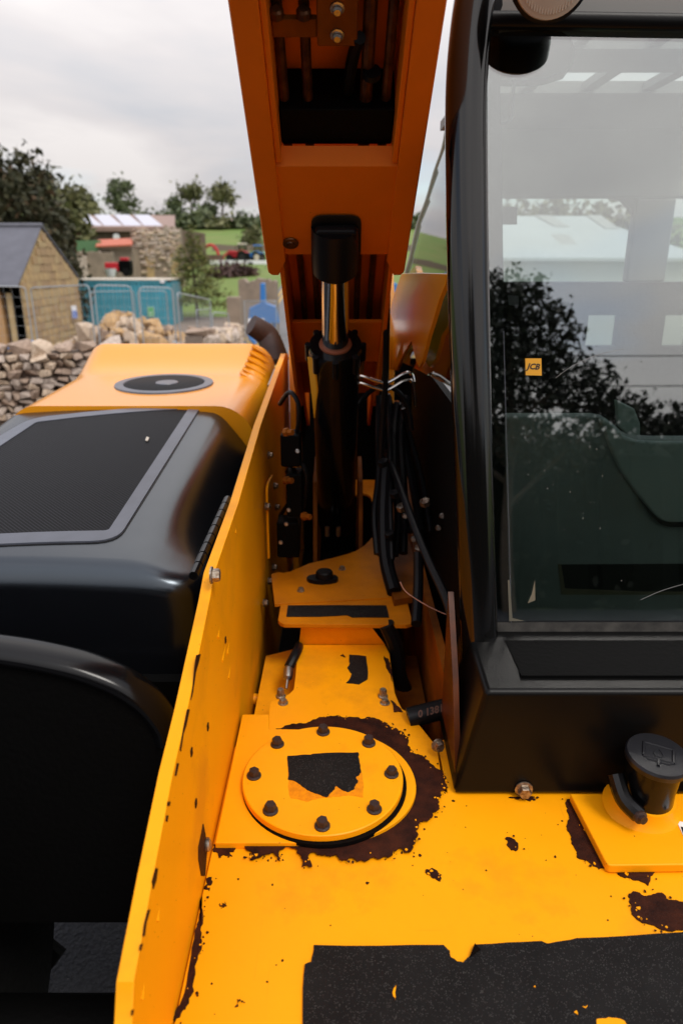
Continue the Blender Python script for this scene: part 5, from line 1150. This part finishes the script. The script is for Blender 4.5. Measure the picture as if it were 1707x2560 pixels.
for x in (-.7, .7): MB().cyl((x, -.55, .32), (x, .55, .32), .34, seg=14).build('wheel', M['rubber'], t_)
t_ = thing('white_tub', 'white planting tub beside the red mower', 'tub', PY(279, 692, 43.5)); MB().lathe((0, 0, 0), (0, 0, 1), [(.22, 0), (.34, .45), (.3, .45), (.25, .3)], 14).build('tub', M['signw'], t_)
for i, (u, v, lab) in enumerate([(655, 740, 'blue ploughing implement standing behind the crowd barrier'), (985, 745, 'blue machine glimpsed between the boom and the cab window')]):
    p = PY(u, v, 28); t_ = thing('plough', lab, 'implement', (p.x, 28, gz(p.x, 28)), 0, 'blue implements in the lane'); k = PY(u, 708, 28).z - gz(p.x, 28)
    MB().prism([(-.55, 0, k * .35), (.6, 0, k * .35), (.5, 0, k * .62), (.12, 0, k * .68), (.1, 0, k * 1.0), (-.05, 0, k), (-.08, 0, k * .68), (-.5, 0, k * .6)], (0, .5, 0)).build('frame', M['blue'], t_, bev=.03)
    for x in (-.45, .0, .45): MB().tube([(x, .2, k * .4), (x - .12, .2, k * .15), (x + .15, .1, 0.0)], .06, 6, 2).build('tine', M['blue'], t_)
t_ = thing('trailer', 'long low white trailer bed parked below the tractors', 'trailer', PY(595, 663, 84)); MB().b2((-3.6, 0, .1), (3.2, 1.6, .5)).build('bed', M['signw'], t_)
for x in (-1.2, 1.4): MB().cyl((x, -.05, 0.0), (x, .15, 0.0), .35, seg=12).build('wheel', M['rubber'], t_)
# field boundary wall, rock outcrop, stone bank by the gate
t_, W_, h_ = slab('field_wall', 'dark line of field wall across the green pasture above the tractors', 'wall', 530, 1100, 612, 118, 0.8, m='core', jag=0.15, n=30)
t_, W_, h_ = slab('stone_bank', 'curved grey stone bank behind the blue implement', 'wall', 595, 690, 700, 31, 1.0, jag=0.12, seed=12); 
for i, (u, v, s) in enumerate([(590, 552, 5.5), (630, 560, 4.5), (548, 562, 3.0), (610, 565, 3.5)]):
    p = PY(u, v, 170); o = bpy.data.objects.new('rock_outcrop', rockmesh(90 + i, M['stoneA'], 22, .8)); COL.objects.link(o); o.location = (p.x, 170, p.z - s * .25); o.scale = (s * 1.6, s, s * .9)
    tag(o, ['tall pale limestone outcrop on the hill crest', 'pale limestone outcrop at the right end of the crest', 'small pale outcrop at the edge of the hilltop wood', 'low pale outcrop below the crest'][i], 'rock', 'limestone outcrops on the hill')
# --- trees
def at_tree(name, label, px, top, y, rx, n, leaf, count, lm, h0=0.3, seed=1, tr=0.3, group=None, rcl=0.45, cat='tree', lean=0.0):
    p = PY(px, top, y); zg = gz(p.x, y); h = p.z - zg
    return tree(name, label, (p.x, y, zg), h, blob(rx, h * h0, h - rx * 0.3, n, seed, rcl, lean), leaf, count, lm, tr, group, seed, cat)
at_tree('dark_tree', 'big dark bronze-green tree behind the stone barn at the left edge', 8, 352, 36, 3.6, 14, 0.17, 9000, M['leaf_dark'], 0.12, 11, 0.35, rcl=0.5)
at_tree('dark_tree', 'lower right part of the dark trees, just left of the farm shed', 98, 500, 41, 1.8, 9, 0.16, 4500, M['leaf_dark'], 0.1, 12, 0.25, rcl=0.5)
at_tree('round_tree', 'olive green rounded tree behind the dark tree', 132, 436, 60, 2.9, 10, 0.3, 3000, M['leaf_olive'], 0.2, 13, 0.3)
HG = 'trees on the hill crest'
for px, top, rx, n, cnt, h0, sd_, lab, lm in [(218, 474, 4.0, 8, 900, .25, 21, 'pale hilltop tree left of the tall one, above the shed roof', 'leaf_olive'), (300, 442, 4.4, 10, 1300, .12, 22, 'tall full hilltop tree above the shed rooflights', 'leaf_mid'),
        (436, 490, 3.0, 7, 800, .2, 23, 'middling hilltop tree left of the bare-stemmed one', 'leaf_mid'), (476, 458, 3.6, 7, 700, .62, 24, 'hilltop tree with umbrella crown on a bare stem', 'leaf_olive'), (552, 455, 4.6, 9, 850, .5, 25, 'spreading open hilltop tree right of the umbrella one', 'leaf_olive'),
        (515, 505, 3.0, 7, 1000, .05, 26, 'dense dark bushy tree between the two open hilltop trees', 'leaf_mid')]:
    at_tree('hilltop_tree', lab, px, top, 185, rx * 0.82, n, 0.5, int(cnt * .75), M[lm], h0, sd_, 0.35, HG)
for px, top, rx, n, cnt, sd_, lab, lm in [(250, 530, 6, 8, 900, 31, 'olive scrub above the shed roof', 'leaf_olive'), (355, 528, 6, 8, 900, 32, 'mid green scrub left of the ruin', 'leaf_mid'), (420, 532, 6, 9, 1100, 33, 'dark scrub behind the conifer top', 'leaf_mid'), (490, 530, 5, 8, 1000, 34, 'thick dark scrub right of the conifer top', 'leaf_mid'),
        (545, 540, 5, 7, 800, 35, 'olive scrub under the spreading tree', 'leaf_olive'), (604, 538, 3, 6, 600, 36, 'green bush growing on the rock outcrop', 'leaf_mid'), (655, 545, 4, 6, 600, 37, 'dark bush at the edge of the boom', 'leaf_mid'), (190, 520, 6, 8, 900, 38, 'scrub at the left end of the shed roof', 'leaf_olive'), (1000, 520, 6, 8, 900, 39, 'scrub glimpsed between the boom and the cab', 'leaf_mid')]:
    at_tree('hill_bush', lab, px, top + 6, 160, rx * .85, n, 0.6, cnt, M[lm], 0.05, sd_, 0.2, 'bushes along the hill crest', cat='bush', rcl=.55)
at_tree('round_bush', 'lone round bush in the pasture above the blue tractor', 629, 562, 125, 1.9, 6, 0.3, 700, M['leaf_olive'], 0.15, 41, 0.15, cat='bush', rcl=.55)
at_tree('maroon_bush', 'dark maroon shrub below the parked tractors', 590, 668, 62, 1.8, 7, 0.2, 1200, M['leaf_maroon'], 0.05, 42, 0.1, cat='bush', rcl=.6, lean=0.3)
at_tree('maroon_bush', 'left dark maroon shrub beside the conifer', 556, 672, 60, 1.3, 6, 0.2, 900, M['leaf_maroon'], 0.05, 43, 0.1, cat='bush', rcl=.6)
p = PY(478, 562, 40); zg = gz(p.x, 40); h = p.z - zg; cls = []
rd_ = random.Random(77)
for k in range(26):
    f = k / 25; z = h * (0.20 + 0.78 * f); w = (1.85 * (1 - f) ** 0.8 + 0.1); a = k * 2.3
    cls.append((w * .62 * math.cos(a), w * .62 * math.sin(a), z - 0.1, w * .55, 0.16, w))
tree('conifer', 'feathery green and gold conifer standing on the lawn beside the container', (p.x, 40, zg), h, cls, 0.085, 5200, M['leaf_con'], 0.10, None, 77, 'tree', 0.4, 10, 0.5, h * .97)
# trees, hedge and wires on the near side of the road: the windscreen mirrors them
tree('roadside_tree', 'tall leafy tree behind the photographer, mirrored in the windscreen', (3.5, -12, 0), 7.4,
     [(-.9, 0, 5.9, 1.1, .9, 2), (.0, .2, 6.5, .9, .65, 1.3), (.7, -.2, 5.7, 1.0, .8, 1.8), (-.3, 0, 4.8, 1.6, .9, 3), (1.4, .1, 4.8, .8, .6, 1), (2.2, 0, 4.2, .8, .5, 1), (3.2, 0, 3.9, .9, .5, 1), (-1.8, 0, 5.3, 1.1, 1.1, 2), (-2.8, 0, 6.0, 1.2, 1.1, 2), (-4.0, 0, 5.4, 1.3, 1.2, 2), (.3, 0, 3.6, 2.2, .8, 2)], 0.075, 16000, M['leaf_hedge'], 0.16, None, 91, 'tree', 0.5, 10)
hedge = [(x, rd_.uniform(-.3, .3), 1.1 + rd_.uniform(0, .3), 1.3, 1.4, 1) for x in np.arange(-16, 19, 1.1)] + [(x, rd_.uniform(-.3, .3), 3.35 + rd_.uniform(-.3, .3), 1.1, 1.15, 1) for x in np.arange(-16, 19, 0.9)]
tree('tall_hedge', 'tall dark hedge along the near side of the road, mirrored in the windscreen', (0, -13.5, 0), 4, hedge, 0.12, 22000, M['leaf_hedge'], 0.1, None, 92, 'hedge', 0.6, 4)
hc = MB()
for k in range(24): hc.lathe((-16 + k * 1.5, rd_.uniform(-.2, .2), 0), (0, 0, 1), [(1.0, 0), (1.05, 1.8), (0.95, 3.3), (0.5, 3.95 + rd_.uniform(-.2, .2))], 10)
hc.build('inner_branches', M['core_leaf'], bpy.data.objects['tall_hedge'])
for x in (-7.0, 20.0):
    t_ = thing('utility_pole', 'wooden utility pole behind the photographer, %s of the leafy tree' % ('left' if x < 0 else 'right'), 'pole', (x, -11.2, 0)); MB().cyl((0, 0, -.3), (0, 0, 6.2), .12, .09, 10).build('shaft', M['bark'], t_)
for z0, lab in ((5.15, 'upper overhead wire behind the photographer'), (4.55, 'lower overhead wire behind the photographer')):
    o = MB().tube([(-7, -11.2, z0 + .5), (0, -11.2, z0 + .1), (6, -11.2, z0), (13, -11.2, z0 + .12), (20, -11.2, z0 + .5)], 0.012, 6, 6).build('overhead_wire', M['matte'], None); tag(o, lab, 'wire')
# --- pale barn behind the cab
py_ = 27.0; pb_ = thing('pale_barn', 'large pale sheeted barn with grey roof panels seen through the cab windows', 'barn', (6, py_, gz(8, py_)))
E0, E1 = PY(1180, 652, py_) - pb_.location, PY(1760, 652, py_) - pb_.location; R0_, R1_ = PY(1180, 546, py_ + 6) - pb_.location, PY(1530, 546, py_ + 6) - pb_.location
MB().b2((E0.x, 0.1, -.5), (E1.x, 12, E0.z - 0.03)).build('wall', M['greysheet'], pb_)
MB().b2((E0.x, 0.02, E0.z - 0.75), (E1.x, 0.1, E0.z - 0.02)).build('fascia_band', M['palebarn'], pb_)
rf_ = MB().prism([E0 + Vector((-.2, -.3, 0)), E1 + Vector((0, -.3, 0)), Vector((E1.x - 2.5, R0_.y, R0_.z)), R0_ + Vector((-.2, 0, 0))], (0, 0, 0.1)).build('roof', M['palebarn'], pb_)
def onroof(u, f): e = E0.lerp(R0_, f); return Vector(((PY(u, 600, py_ + 6 * f) - pb_.location).x, e.y, e.z + 0.13))
for u, f0, f1, w in ((1395, .05, .48, 42), (1352, .68, .98, 36), (1480, .62, .98, 34)):
    MB().prism([onroof(u + 40 * (f1 - f0) * 0 + 30, f0), onroof(u + w + 30, f0), onroof(u + w - 20, f1), onroof(u - 20, f1)], (0, 0, .03)).build('roof_panel', M['greysheet'], rf_)
for px, top, sd_, lab in [(1290, 505, 51, 'left tree above the pale barn, seen through the cab'), (1420, 500, 52, 'middle tree above the pale barn, seen through the cab'), (1560, 505, 53, 'right tree above the pale barn, seen through the cab')]:
    at_tree('far_tree', lab, px, top, 70, 5.5, 8, 0.5, 900, M['leaf_olive'], 0.1, sd_, 0.25, 'trees above the pale barn', rcl=.55)
